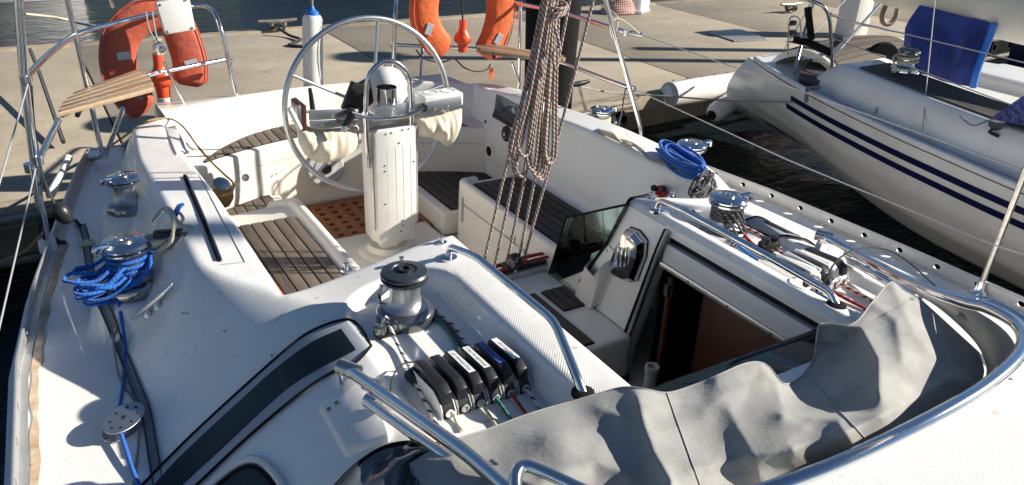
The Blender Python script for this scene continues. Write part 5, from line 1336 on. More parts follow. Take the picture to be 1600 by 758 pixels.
# right-hand canvas panel, raised to cast shade inward, and left-hand clear window roll
def side_fold(u, v):
    inn = [(1418, 452), (1462, 478), (1505, 515), (1532, 548), (1541, 585), (1520, 618), (1480, 650), (1420, 682), (1340, 722), (1240, 758)]
    out = [(1440, 450), (1510, 478), (1560, 508), (1584, 535), (1588, 560), (1555, 598), (1500, 634), (1430, 670), (1345, 708), (1240, 745)]
    I, _ = crom([Vector((a, b, 0)) for a, b in inn], 6); O, _ = crom([Vector((a, b, 0)) for a, b in out], 6); k = u * (len(I) - 1); i = min(int(k), len(I) - 2)
    p = I[i].lerp(I[i + 1], k - i).lerp(O[i].lerp(O[i + 1], k - i), v)
    return P(p.x, p.y, z=mix(.385, .575 - .07 * max(0, u - .75) / .25 - .10 * max(0, .25 - u) / .25, v ** 1.5) + noise.noise((u * 9, v * 2, 5)) * .006)
MB().grid(side_fold, 80, 14).build('side_panel', 'canvas_grey', hood, sharp=180)
def vin2(u, v):
    a = [(500, 800), (525, 760), (560, 725), (600, 700), (640, 692), (690, 695)]; b = [(640, 860), (650, 810), (660, 770), (670, 745), (690, 728), (715, 715)]
    I, _ = crom([Vector((x, y, 0)) for x, y in a], 6); O, _ = crom([Vector((x, y, 0)) for x, y in b], 6); k = u * (len(I) - 1); i = min(int(k), len(I) - 2)
    p = I[i].lerp(I[i + 1], k - i).lerp(O[i].lerp(O[i + 1], k - i), v)
    return P(p.x, p.y, z=.345 + .03 * math.sin(math.pi * v) + .012 * math.sin(v * 14 + u * 3) + noise.noise((u * 6, v * 5, 1)) * .012)
MB().grid(vin2, 60, 24).build('window_fold', 'vinyl_window', hood, sharp=180)
MB().tube([vin2(i / 40, 0) for i in range(41)], .006, 8).build('window_binding', 'black_rubber', hood)
# stitched seams on the canvas
for q0, q1 in (((830, 646), (930, 828)), ((1130, 583), (1215, 758)), ((1300, 507), (1300, 733))):
    pass
def canvas_line(u0, v0, u1, v1, n=60): return [canvas(mix(u0, u1, i / n), mix(v0, v1, i / n)) + Vector((0, 0, .0012)) for i in range(n + 1)]
for a in ((.30, .0, .30, 1), (.62, .0, .62, 1)):
    MB().tube(canvas_line(*a), .0016, 5).build('seam', 'canvas_grey', hood, sharp=180)
# ------------------------------------------------------------------ lifebuoys and lights on the stern rails
def sweep_rect(path, w, d, nrm, n=16, p=3.0):
    """rounded-rect section swept along a path lying in the plane with normal nrm"""
    nrm = Vector(nrm).normalized(); vs = []; fs = []
    for i, q in enumerate(path):
        t = (path[min(i + 1, len(path) - 1)] - path[max(i - 1, 0)]).normalized(); s = t.cross(nrm).normalized()
        e = min(i, len(path) - 1 - i); k = min(1, .62 + .14 * e) if e < 3 else 1
        for j in range(n):
            a = 2 * math.pi * j / n; c, si = math.cos(a), math.sin(a)
            vs.append(q + s * (w / 2 * k * math.copysign(abs(c) ** (2 / p), c)) + nrm * (d / 2 * k * math.copysign(abs(si) ** (2 / p), si)))
    m_ = len(path)
    for i in range(m_ - 1):
        for j in range(n): fs.append((i * n + j, i * n + (j + 1) % n, (i + 1) * n + (j + 1) % n, (i + 1) * n + j))
    fs.append(tuple(range(n))); fs.append(tuple((m_ - 1) * n + j for j in range(n)))
    return MB().add(vs, fs)
def lifebuoy(path_px, y, w, d, m_, label, tapes, nrm):
    e = empty('horseshoe_lifebuoy', P(*path_px[0], y=y), label, 'lifebuoy', group='lifebuoys on the stern rails')
    path, _ = crom([P(a, b, y=y) for a, b in path_px], 8)
    sweep_rect(path, w, d, nrm).build('cover', m_, e, sharp=60)
    nv = Vector(nrm).normalized()
    side = -1
    for px, py, ang in tapes:
        c = P(px, py, y=y) + nv * (-d / 2 - .002); u = Vector((math.cos(ang), 0, math.sin(ang))); v = Vector((-math.sin(ang), 0, math.cos(ang)))
        MB().prism([c + u * .036 + v * .022, c - u * .036 + v * .022, c - u * .036 - v * .022, c + u * .036 - v * .022], (0, -.004, 0), bev=.001, seg=1).build('reflective_patch', 'reflective_tape', e)
    # seam piping along the edge
    MB().tube([q - nv * (d / 2 - .01) + (path[min(i + 1, len(path) - 1)] - path[max(i - 1, 0)]).normalized().cross(nv).normalized() * (w / 2 - .004) for i, q in enumerate(path)][3:-3], .004, 6).build('piping', m_, e)
    return e
lifebuoy([(232, 168), (206, 150), (186, 105), (188, 62), (212, 32), (245, 22), (275, 38), (291, 75), (297, 105), (294, 132)], 5.0, .20, .13, 'red_vinyl', 'faded red horseshoe lifebuoy on the left stern rail behind the white box', [(193, 83, .05), (297, 95, .15)], (.12, 1, 0))
lifebuoy([(694, 80), (672, 52), (662, 20), (668, -20), (690, -55), (725, -68), (762, -50), (780, -15), (780, 25), (771, 60), (756, 88)], 4.60, .185, .12, 'orange_vinyl', 'bright orange horseshoe lifebuoy on the right stern rail above the teak perch', [(664, 43, 1.2), (772, 58, 1.0)], (.02, 1, 0))
def light_buoy(px, top, y, label, sc, white_low):
    e = empty('light_buoy', P(*px, y=y), label, 'buoy light'); c = P(*px, y=y)
    MB().lathe(c, [(.024 * sc, .10 * sc), (.026 * sc, .05 * sc), (.030 * sc, .03 * sc), (.058 * sc, -.005 * sc), (.062 * sc, -.03 * sc), (.056 * sc, -.045 * sc), (.034 * sc, -.06 * sc), (.032 * sc, -.10 * sc), (.03 * sc, -.115 * sc)], 24).build('float', 'orange_plastic', e)
    if white_low:
        MB().lathe(c, [(.034 * sc, -.112 * sc), (.032 * sc, -.16 * sc), (.022 * sc, -.19 * sc), (.008 * sc, -.20 * sc)], 20).build('lamp', 'white_plastic', e)
        MB().lathe(c, [(.018 * sc, .10 * sc), (.018 * sc, .125 * sc)], 14).build('neck', 'white_plastic', e)
        MB().tube([c + Vector((0, 0, -.18 * sc)), c + Vector((-.04, 0, -.21 * sc)), c + Vector((-.06, 0, -.19 * sc))], .006, 8, res=4).build('hook', 'white_plastic', e)
    MB().tube([c + Vector((0, 0, .09 * sc)), P(*top, y=y)], .006, 8).build('cord', 'rope_black' if not white_low else 'rope_grey', e)
    return e
light_buoy((251, 116), (247, 80), 4.86, 'orange and white man-overboard light hanging inside the red lifebuoy', 1.2, True)
light_buoy((723, 55), (721, -10), 4.58, 'orange man-overboard light hanging inside the bright orange lifebuoy', .95, False)
e = empty('rail_shackle', P(248, 70, y=4.68), 'steel pulley block dangling in front of the red lifebuoy', 'block')
MB().lathe(P(249, 76, y=4.68), [(.030, -.014), (.036, -.01), (.036, .01), (.030, .014)], 20, axis=(0, 1, .1)).build('cheeks', 'stainless', e)
MB().tube([P(228, 18, y=4.68), P(233, 45, y=4.68), P(244, 66, y=4.68)], .004, 6, res=4).build('wire', 'wire', e); MB().tube([P(238, 18, y=4.68), P(242, 45, y=4.68), P(247, 64, y=4.68)], .004, 6, res=4).build('wire', 'wire', e)
rope('buoy_lanyard', [P(650, 78, y=4.6), P(663, 92, y=4.58), P(690, 97, y=4.56), P(708, 92, y=4.56), P(714, 95, y=4.56), P(726, 106, y=4.56), P(745, 112, y=4.56), P(762, 108, y=4.58), P(766, 100, y=4.58)], .0048, 'rope_black', None, 'black lanyard looping below the bright orange lifebuoy', 'rope')
e = empty('orange_tag', P(768, 118, y=4.58), 'small orange strap end dangling below the bright orange lifebuoy', 'tag')
MB().prism([P(*q, y=4.58) for q in ((765, 106), (771, 106), (770, 125), (765, 124))], (0, .004, 0)).build('strap', 'orange_vinyl', e)
# upright white fender at the stern
e = empty('stern_fender', P(489, 152, y=4.86), 'tall slim white fender with blue cap standing at the stern behind the wheel', 'fender')
c0, c1 = P(490, 165, y=4.86), P(488, 22, y=4.86)
MB().lathe(c0, [(.045, 0), (.062, .02), (.063, (c1 - c0).length - .03), (.05, (c1 - c0).length - .005), (.02, (c1 - c0).length)], 28, axis=(c1 - c0)).build('tube', 'rubber_fender', e)
MB().lathe(c1, [(.045, -.01), (.04, .012), (.018, .03), (.012, .05)], 16).build('cap', 'blue_plastic', e)
MB().tube([c1 + Vector((0, 0, .03)), P(487, -30, y=4.84)], .008, 8).build('lanyard', 'rope_grey', e)
# black fendered pile at the dock edge
pc = Vector((2.26, 5.40, WATER_Z - .3))
e = empty('mooring_post', (pc.x, pc.y, WATER_Z), 'thick black post standing at the dock edge behind the hanging rope coil', 'post')
MB().lathe(pc, [(.20, 0), (.205, .5), (.205, 1.0), (.215, 1.5), (.235, 2.1), (.235, 2.6), (.20, 2.64), (.0, 2.66)], 30).build('pile', 'black_rubber', e)
# stern cleat and line to the dock, right quarter
e = empty('mooring_cleat', P(905, 135, y=4.32), 'black topped mooring bollard on the right quarter rail', 'cleat')
ct = P(905, 131, y=4.45)
MB().tube([ct + Vector((-.10, 0, 0)), ct, ct + Vector((.09, 0, .012))], [.014, .022, .012], 10, res=4).build('horn', 'black_plastic', e)
MB().tube([ct, P(916, 172, y=4.42)], .014, 10).build('stem', 'dock_steel', e)
rope('stern_line', [P(905, 135, y=4.45), P(960, 145, z=-.30), P(1060, 152, z=-.33), P(1150, 158, z=-.36), P(1240, 160, z=-.1)], .0075, 'rope_grey', None, 'grey mooring line running right from the quarter bollard past the dock fender', 'rope')
rope('stern_rope', [P(160, 245, z=.06), P(110, 262, z=-.1), P(40, 310, z=-.40), P(-40, 352, z=-.47)], .009, 'rope_grey', None, 'grey stern line leading from the left quarter to the dock edge', 'rope')
rope('brown_line', [P(66, 365, y=3.38), P(40, 392, z=-.05), P(0, 410, z=-.15), P(-40, 430, z=-.2)], .006, 'rope_yellow', None, 'thin brown line hanging outboard of the left stern post', 'rope')
rope('dark_boathook', [P(47, 77, z=-.2), P(62, 115, z=-.3), P(99, 222, z=-.45)], .016, 'rope_black', None, 'black pole leaning over the dock beyond the left perch seat', 'pole', res=0)
rope('block_strop', [P(978, 138, z=.36), P(975, 152, y=3.9), P(972, 172, y=3.85), P(966, 200, z=.10)], .005, 'rope_black', None, 'black strop hanging from the right lower rail to a deck block', 'rope')
e = empty('snatch_block', DK(960, 198), 'small steel snatch block on the right toe rail', 'block')
MB().lathe(P(960, 190, z=.07), [(.02, -.012), (.032, -.010), (.032, .010), (.02, .012)], 18, axis=(1, -.4, .2)).build('cheeks', 'worn_stainless', e)
rope('white_lashing', [P(938, 8, y=3.9), P(958, 20, y=3.6), P(965, 35, y=3.5), P(957, 60, y=3.5), P(952, 40, y=3.5), P(968, 30, y=3.5), P(1002, 55, y=3.45)], .006, 'rope_cream', None, 'pale lashing tied round the right stern post', 'rope')

# ------------------------------------------------------------------ dock furniture
def prism_z(x0, x1, y0, y1, z0, z1): return [(x0, y0, z0), (x1, y0, z0), (x1, y1, z0), (x0, y1, z0)]
e = empty('dock_fender', (4.85, 5.75, DOCK_Z - .1), 'long white half-round fender bolted along the dock edge', 'dock fender')
a, b = P(1046, 148, y=5.72), P(1186, 126, y=5.86)
pth = [a.lerp(b, t) for t in np.linspace(0, 1, 12)]
MB().tube([pth[0]] + pth + [pth[-1]], [.07] + [.125] + [.13] * 10 + [.125] + [.07], 24).build('bumper', 'rubber_fender', e)
MB().lathe(pth[0], [(.126, 0), (.124, .006), (.03, .008)], 24, axis=(a - b)).build('end_plate', 'grey_plastic', e)
for t in np.linspace(.06, .94, 7): MB().lathe(a.lerp(b, t) + Vector((0, .05, .118)), [(.014, 0), (.012, .012)], 10).build('bolt', 'dock_steel', e)
e = empty('power_pedestal', (6.6, 9.2, DOCK_Z), 'white shore power pedestal at the far dock edge beside the red hose', 'power pedestal')
MB().prism([P(985, 22, z=DOCK_Z), P(1001, 22, z=DOCK_Z), P(1014, 19, z=DOCK_Z), P(998, 18, z=DOCK_Z)], (0, 0, 1.0), bev=.02).build('cabinet', 'white_plastic', e)
MB().prism([p + Vector((0, 0, .002)) for p in (P(983, 23, z=DOCK_Z), P(1002, 23, z=DOCK_Z), P(1016, 19, z=DOCK_Z), P(997, 17, z=DOCK_Z))], (0, 0, .05), bev=.01).build('foot', 'grey_plastic', e)
mb = MB(); c_ = P(968, 20, z=DOCK_Z)
for k in range(7):
    r_ = .26 - .014 * k; mb.tube([c_ + Vector((r_ * math.cos(t) * 1.2, r_ * math.sin(t) * .8, .02 + .028 * k + .01 * math.sin(3 * t + k))) for t in [2 * math.pi * i / 18 for i in range(18)]], .02, 8, closed=True, res=2)
mb.build('hose_coil', 'rope_red_white', None, 'coiled faded red hose on the dock beside the white pedestal', 'hose')
e = empty('service_pedestal', P(1330, 52, z=DOCK_Z), 'blue topped white service pedestal on the dock behind the neighbouring stern', 'power pedestal')
b0 = P(1328, 56, z=DOCK_Z)
MB().box(b0 + Vector((0, 0, .42)), (.34, .30, .84), bev=.03, seg=3).build('cabinet', 'white_plastic', e); MB().box(b0 + Vector((0, 0, .93)), (.40, .36, .18), bev=.05, seg=3).build('hood', 'blue_plastic', e)
MB().box(b0 + Vector((0, -.155, .62)), (.2, .02, .12), bev=.004).build('socket_panel', 'rope_yellow', e)
mb = MB(); c_ = P(1392, 14, z=DOCK_Z + .45)
mb.tube([c_ + Vector((.14 * math.cos(t), .02 * math.sin(2 * t), .2 * math.sin(t))) for t in [2 * math.pi * i / 20 for i in range(20)]], .035, 10, closed=True)
mb.build('hanging_ring', 'timber', None, 'weathered grey ring hanging behind the neighbouring cockpit', 'lifebuoy')
# cleats with lines on the far edge
for (px, py, lab) in ((435, 47, 'black dock cleat with rope turns on the far edge left of the wheel'), (1235, 18, 'dark mooring cleat on the far dock edge above the steel plate')):
    c_ = P(px, py, z=DOCK_Z + .02); e = empty('dock_cleat', c_, lab, 'cleat', group='cleats on the far dock edge')
    for dx in (-.08, .08): MB().lathe(c_ + Vector((dx, 0, 0)), [(.035, 0), (.028, .05), (.03, .09)], 14).build('post', 'dock_steel', e)
    MB().tube([c_ + Vector((-.24, 0, .12)), c_ + Vector((0, 0, .105)), c_ + Vector((.24, 0, .12))], [.018, .03, .018], 10, res=4).build('horn', 'dock_steel', e)
    MB().tube([c_ + Vector((.1 * math.cos(t) * (1 + .3 * math.sin(2 * t)), .09 * math.sin(t), .06 + .03 * math.sin(3 * t))) for t in np.linspace(0, 15, 50)], .016, 8).build('rope_turns', 'rope_black', e)
rope('dock_line', [P(435, 44, z=DOCK_Z + .09), P(452, 55, z=DOCK_Z + .03), P(470, 62, z=DOCK_Z + .03), P(452, 70, z=DOCK_Z + .02), P(478, 72, z=DOCK_Z + .02), P(500, 66, z=DOCK_Z + .02)], .018, 'rope_black', None, 'black mooring line lying on the dock left of the white stern fender', 'rope')

# ------------------------------------------------------------------ boats beyond the dock
def small_hull(name, cx, cy, L_, B_, z1, rot, label, m_='gelcoat'):
    e = empty(name, (cx, cy, WATER_Z), label, 'boat', group='boats afloat beyond the dock')
    c, s = math.cos(rot), math.sin(rot)
    def fn(u, v):
        t = u * 2 - 1; sh = max(0, 1 - max(0, t) ** 2.4 * 1.0) if t > 0 else 1 - .12 * t * t
        hw = B_ / 2 * sh; a = mix(-math.pi / 2, math.pi / 2, v)
        y = hw * math.sin(a) * (1 if abs(math.sin(a)) > 0 else 1); z = WATER_Z - .25 + (z1 - WATER_Z + .25 + .15 * max(0, t)) * (abs(math.sin(a)) ** .45 if True else 1)
        x = t * L_ / 2
        return Vector((cx + x * c - y * s, cy + x * s + y * c, WATER_Z - .25 + (z1 + .15 * max(0, t) ** 2 - WATER_Z + .25) * abs(math.sin(a)) ** 1.6 if True else z))
    MB().grid(fn, 40, 24).build('hull', m_, e, sharp=60)
    def top(u, v):
        t = u * 2 - 1; sh = max(0, 1 - max(0, t) ** 2.4) if t > 0 else 1 - .12 * t * t; y = B_ / 2 * sh * (2 * v - 1); x = t * L_ / 2
        return Vector((cx + x * c - y * s, cy + x * s + y * c, z1 + .15 * max(0, t) ** 2 - .03 + .06 * (1 - (2 * v - 1) ** 2)))
    MB().grid(top, 40, 8).build('deck', m_, e, sharp=60)
    for sg in (0, 1): MB().tube([top(i / 40, sg) + Vector((0, 0, .02)) for i in range(41)], .035, 8).build('rubbing_strake', 'navy_paint' if sg else 'grey_plastic', e)
    MB().box((cx + c * (-.3), cy + s * (-.3), z1 + .25), (L_ * .3, B_ * .5, .5), Matrix.Rotation(rot, 3, 'Z'), .1, 3).build('cabin', m_, e)
    return e
small_hull('moored_boat', -3.35, 17.0, 6.0, 2.2, -.35, R(-6), 'cream white boat hull afloat beyond the dock at the top left corner')
small_hull('moored_boat', 7.6, 19.4, 9.0, 3.0, -.10, R(172), 'white hulled boat across the water above the wheel', 'neighbour_gelcoat')
rope('far_mooring_line', [P(40, 22, z=-.75), P(90, 28, z=-.85), P(133, 38, z=-.9), P(250, 62, z=DOCK_Z + .02)], .02, 'rope_cream', None, 'pale mooring line from the far cream boat to the dock', 'rope')

# ------------------------------------------------------------------ neighbouring yacht
nb = empty('sailboat', (4.9, 2.5, WATER_Z), 'white sailing yacht berthed alongside on the right with two navy hull stripes', 'sailboat')
NY = [-4, -2, 0, 1, 1.92, 2.93, 3.65, 4.3, 4.8, 5.05]; NX = [3.5, 3.12, 2.98, 3.02, 3.12, 3.36, 3.58, 3.84, 4.08, 4.26]; NCX = 5.0
def nx(y): return float(np.interp(y, NY, NX))
# smoothed sheer
def nxs(y): return (nx(y - .3) + 2 * nx(y) + nx(y + .2)) / 4
def nsec(s, y):
    hb = NCX - nxs(y); up = ss(2.6, 5.4, y)
    prof = [(0, .0), (.015, -.12), (.05, -.32), (.14, -.55), (.32, -.80), (.60, -1.05), (1.0, -1.35)]
    k = s * 6; i = min(5, int(k)); t = k - i; f = mix(prof[i][0], prof[i + 1][0], t); z = mix(prof[i][1], prof[i + 1][1], t)
    return hb * (1 - f), z * (1 - .42 * up)
Y0n, Y1n = -4, 5.02
def nhull(u, v, sg):
    y = mix(Y0n, Y1n, v); h_, z = nsec(u, y)
    yy = y + ss(4.2, 5.02, y) * .55 * (-z) / .6     # reverse counter
    return Vector((NCX + sg * h_, yy, z))
mb = MB()
for sg in (-1, 1): mb.grid(lambda u, v: nhull(u, v, sg), 30, 90)
# counter closing surface
mb.grid(lambda u, v: nhull(u, 1, -1).lerp(nhull(u, 1, 1), v), 30, 10)
mb.build('hull', 'neighbour_gelcoat', nb, sharp=70)
MB().grid(lambda u, v: (lambda y: Vector((mix(nxs(y) + .005, 2 * NCX - nxs(y) - .005, u), y, .004)))(mix(Y0n, Y1n, v)), 20, 80).build('deck', 'neighbour_gelcoat', nb)
def nstrip(z0, z1, y0, y1, m_, nm, off=.004, n=60):
    def xz(z, y):
        lo, hi = 0, 1
        for _ in range(22):
            mid = (lo + hi) / 2
            if nsec(mid, y)[1] > z: lo = mid
            else: hi = mid
        return nsec(lo, y)[0]
    def fn(u, v):
        y = mix(y0, y1, v); z = mix(z0, z1, u); yy = y + ss(4.2, 5.02, y) * .55 * (-z) / .6
        return Vector((NCX - xz(z, y) - off, yy, z))
    MB().grid(fn, 2, n).build(nm, m_, nb)
nstrip(-.075, -.120, -4, 4.12, 'navy_paint', 'hull_stripe'); nstrip(-.165, -.210, -4, 4.20, 'navy_paint', 'hull_stripe')
MB().grid(lambda u, v: nhull(mix(.70, .79, u), mix(0, .955, v), -1) + Vector((-.006, 0, -.004)), 2, 80).build('boot_stripe', 'navy_paint', nb)
# gunwale moulding + scuppers
MB().tube([Vector((nxs(y) + .02, y, .022)) for y in np.linspace(-4, 4.9, 60)], .022, 10).build('gunwale', 'neighbour_gelcoat', nb)
for y in np.linspace(1.3, 4.0, 9): MB().box((nxs(y) + .085, y, .010), (.03, .055, .014), Matrix.Rotation(.35, 3, 'Z'), .004).build('scupper', 'grey_plastic', nb)
# coaming with teak capping
def nco(y): return nxs(y) + .17
def cprof(y): 
    h = .25 * ss(4.25, 3.75, y); return [(nco(y), .006), (nco(y) + .03, h * .6), (nco(y) + .07, h * .96), (nco(y) + .10, h), (nco(y) + .50, h), (nco(y) + .52, h - .02), (nco(y) + .54, -.2)]
MB().grid(lambda u, v: (lambda y: Vector((cprof(y)[round(u * 6)][0], y, cprof(y)[round(u * 6)][1])))(mix(-1, 4.3, v)), 6, 60).build('coaming', 'neighbour_gelcoat', nb, sharp=50)
cap = empty('coaming_teak', (nco(3) + .3, 2.6, .25), parent=nb)
for k in range(6):
    f0, f1 = .125 + .062 * k, .125 + .062 * (k + 1) - .006
    MB().grid(lambda u, v: (lambda y: Vector((nco(y) + mix(f0, f1, u), y, cprof(y)[3][1] + .012)))(mix(.4, 3.62, v)), 1, 24, .010).build('plank', 'teak_dark', cap)
# cockpit sole and curved slatted seat aft
MB().box((5.0, 3.0, -.22), (1.9, 3.2, .04)).build('cockpit_sole', 'neighbour_gelcoat', nb)
hs_ = empty('helm_hump', (4.8, 4.45, .0), parent=nb)
def hump(u, v):
    x = mix(4.25, 5.6, u); y = mix(4.05, 4.78, v); return Vector((x, y, .03 + .16 * math.sin(math.pi * v) ** .7 + .05 * math.sin(math.pi * u)))
MB().grid(hump, 14, 16, .06).build('moulding', 'gelcoat_cream', hs_)
for k in range(11):
    v0, v1 = .08 + .072 * k, .08 + .072 * (k + 1) - .012
    MB().grid(lambda u, v: hump(mix(.04, .84, u), mix(v0, v1, v)) + Vector((0, 0, .014)), 12, 1, .012).build('slat', 'teak_weathered', hs_)
lo_ = empty('aft_locker_teak', (4.35, 4.0, .06), parent=nb)
lp = [P(*q, z=.07) for q in ((1250, 112), (1268, 92), (1352, 112), (1362, 128), (1330, 138), (1250, 120))]
MB().prism(lp, (0, 0, -.05), bev=.005).build('pad', 'teak_dark', lo_)
MB().lathe(P(1376, 96, z=.10), [(.16, -.03), (.17, 0), (.16, .03)], 24, axis=(.4, 1, 0)).build('round_vent', 'black_rubber', nb)
# winch with rope
wn = Vector((nco(3.42) + .36, 3.36, .262)); e = empty('winch', wn, parent=nb)
MB().lathe(wn, [(.105, 0), (.108, .01), (.10, .04), (.075, .055)], 30).build('base', 'chrome', e); MB().lathe(wn, [(.07, .05), (.058, .07), (.055, .13), (.066, .15)], 30).build('drum', 'chrome', e)
MB().lathe(wn, [(.05, .15), (.078, .155), (.08, .17), (.06, .182), (.02, .185)], 30).build('cap', 'winch_grey', e)
mb = MB(); mb.tube([wn + Vector((.068 * math.cos(t), .068 * math.sin(t), .07 + .0045 * t)) for t in np.linspace(0, 16, 70)], .010, 8)
mb.tube([wn + Vector((-.06, .05, .13)), wn + Vector((-.13, .03, .11)), wn + Vector((-.14, -.02, .03)), wn + Vector((-.12, .02, -.006 + .02))], .009, 8, res=6)
mb.build('winch_rope', 'rope_cream', None, 'pale rope turned on the chrome winch of the right-hand yacht', 'rope', sharp=60)
# pushpit
nr = empty('stern_rail', (4.1, 4.2, .0), parent=nb)
def T2(pts, nm='rail', r_=.014, m_='worn_stainless'): MB().tube(bend(pts, .08), r_, 12).build(nm, m_, nr)
T2([P(1295, 135, z=.02), P(1301, 118, y=4.05), P(1297, 30, y=4.05), P(1288, 8, y=4.05), P(1262, 0, y=4.2), P(1240, -20, y=4.3)], 'post')
T2([P(1241, 115, z=.02), P(1258, 45, y=4.55), P(1276, -10, y=4.55)], 'leg'); T2([P(1302, 88, y=4.05), P(1345, 40, y=4.5), P(1385, -5, y=4.9)], 'brace')
T2([P(1298, 22, y=4.05), P(1330, 35, y=4.4), P(1430, 55, y=5.0), P(1560, 90, y=4.6)], 'rail', .012)
T2([P(1262, 12, y=4.5), P(1268, 62, y=4.45)], 'leg', .03, 'black_rubber')
MB().tube([P(1240, 62, y=4.4), P(1262, 66, y=4.3), P(1298, 82, y=4.05)], .030, 12).build('padded_grip', 'black_rubber', nr)
MB().lathe(P(1254, 64, y=4.35), [(.036, -.03), (.036, .03)], 14, axis=(1, -.6, -.2)).build('grip_collar', 'white_plastic', nr)
for q in ((1238, 36), (1238, 51)): MB().box(P(*q, y=4.5), (.07, .04, .04), bev=.006).build('step_block', 'black_plastic', nr)
T2([P(1231, 86, y=4.5), P(1233, 25, y=4.5), P(1250, 26, y=4.5), P(1252, 60, y=4.5)], 'ladder_rail', .007)
rope('backstay', [P(1225, 78, z=-.2), P(1262, 15, y=5.0), P(1275, -20, y=5.0)], .006, 'wire', nb, res=0)
rope('backstay', [P(1240, 90, z=-.1), P(1272, 52, y=4.8), P(1330, -10, y=5.0)], .006, 'wire', nb, res=0)
# coiled line and blocks on the side deck
mb = MB(); c_ = P(1330, 143, z=.03)
for k in range(6): mb.tube([c_ + Vector((.13 * math.cos(t) * (1 - .06 * k), .10 * math.sin(t), .012 + .012 * k + .01 * math.sin(2 * t + k))) for t in [2 * math.pi * i / 14 for i in range(14)]], .008, 8, closed=True, res=2)
mb.tube([c_ + Vector((0, 0, .04)), P(1315, 118, z=.10), P(1290, 100, z=.14), P(1270, 95, z=.12)], .008, 8, res=5)
mb.build('rope_coil', 'rope_cream', None, 'small pale rope coil on the side deck of the right-hand yacht', 'rope', sharp=60)
e = empty('genoa_block', P(1375, 168, z=.03), 'black sheet block on the side deck of the right-hand yacht', 'block')
c_ = P(1383, 160, z=.06); MB().lathe(c_, [(.02, -.03), (.045, -.02), (.045, .02), (.02, .03)], 18, axis=(1, .5, .3)).build('body', 'black_plastic', e); MB().prism([P(*q, z=.03) for q in ((1355, 165), (1372, 155), (1384, 172), (1368, 180))], (0, 0, .05), bev=.01).build('base', 'grey_plastic', e)
rope('red_sheet', [P(1362, 152, z=.10), P(1385, 138, z=.2), P(1408, 124, z=.27)], .007, 'rope_red', None, 'dark red sheet rising from the deck block to the winch of the right-hand yacht', 'rope')
rope('red_deck_line', [P(1380, 178, z=.03), P(1440, 200, z=.03), P(1500, 226, z=.03), P(1592, 262, z=.035)], .007, 'rope_red', None, 'dark red line lying along the side deck of the right-hand yacht', 'rope')
e = empty('deck_fitting', P(1262, 150, z=.03), 'steel fairlead on the quarter of the right-hand yacht', 'fairlead')
MB().tube([P(1260, 158, z=.02), P(1262, 140, z=.06), P(1280, 136, z=.06)], .016, 10, res=4).build('arm', 'dock_steel', e)
e = empty('turning_block', P(1556, 198, x=nco(2.4)), 'dark turning block hanging on the coaming of the right-hand yacht', 'block')
c_ = P(1558, 192, x=nco(2.5) - .02); MB().lathe(c_, [(.03, -.02), (.045, -.012), (.045, .012), (.03, .02)], 18, axis=(1, .3, .3)).build('body', 'winch_grey', e); MB().tube([c_ + Vector((0, 0, -.03)), P(1546, 206, x=nco(2.5) - .02), P(1560, 213, x=nco(2.5) - .03)], .010, 8, res=3).build('hook', 'black_plastic', e)
sn2 = empty('stanchion', P(1588, 268, z=.02), parent=nb)
b0 = P(1586, 266, z=.02); MB().tube([b0, b0 + Vector((.0, 0, .62))], .014, 12).build('tube', 'worn_stainless', sn2); MB().lathe(b0, [(.04, -.01), (.04, .02), (.02, .05)], 16).build('base', 'dock_steel', sn2)
rope('lifeline', [P(1302, 60, y=4.05), b0 + Vector((0, 0, .35)), (3.1, -.5, .35)], .004, 'wire', nb, res=0)
rope('lifeline', [P(1298, 25, y=4.05), b0 + Vector((0, 0, .61)), (3.1, -.5, .61)], .004, 'wire', nb, res=0)
rope('upright_wire', [P(1440, 220, z=.03), P(1448, 130, x=3.7), P(1460, 10, x=3.9), P(1463, -30, x=3.9)], .004, 'wire', nb, res=0)
# navy cockpit cloth hanging from the boom, and the boom itself
def cloth(u, v):
    tl, tr, br, bl2 = P(1437, 8, x=4.62), P(1548, 36, x=4.62), P(1512, 136, x=4.56), P(1398, 106, x=4.56)
    ml = P(1414, 45, x=4.60)
    l = tl.lerp(ml, v / .4) if v < .4 else ml.lerp(bl2, (v - .4) / .6); r_ = tr.lerp(br, v)
    p = l.lerp(r_, u); p.x += .05 * noise.noise((u * 4, v * 2, 2)) + .02 * math.sin(u * 11 + v * 3) * (.3 + v); return p
mb = MB().grid(cloth, 40, 30); mb.grid(lambda u, v: cloth(u, v) + Vector((.012, 0, 0)), 40, 30)
mb.build('cockpit_cloth', 'canvas_blue', None, 'navy blue canvas sheet hanging below the boom of the right-hand yacht', 'canvas', sharp=60)
mb = MB(); mb.tube([cloth(1, i / 14) + Vector((.01, -.02, 0)) for i in range(15)], .028, 10); mb.build('cloth_edge_roll', 'blue_plastic', None, 'bright blue rolled edge beside the hanging navy canvas', 'canvas')
b_l = [P(1400, -14, x=4.80), P(1620, 46, x=4.80)]
dirb = (b_l[1] - b_l[0]).normalized(); s0 = b_l[0] - dirb * .15 - Vector((0, 0, .07)); s1 = b_l[1] + dirb * 5 - Vector((0, 0, .07))
bm_ = empty('boom', s0, parent=nb)
def bag(u, v):
    p = s0.lerp(s1, u); a = 2 * math.pi * v; r1, r2 = .17, .22
    return p + Vector((r1 * math.cos(a), 0, .16 + r2 * math.sin(a))) + Vector((0, 0, .015 * noise.noise((u * 20, math.cos(a), math.sin(a)))))
MB().grid(bag, 50, 20).build('sail_cover', 'cream_paint', bm_, sharp=80)
MB().lathe(s0 + Vector((0, 0, .16)), [(.19, -.01), (.15, .02), (.05, .03)], 20, axis=-dirb).build('end_fitting', 'grey_plastic', bm_)
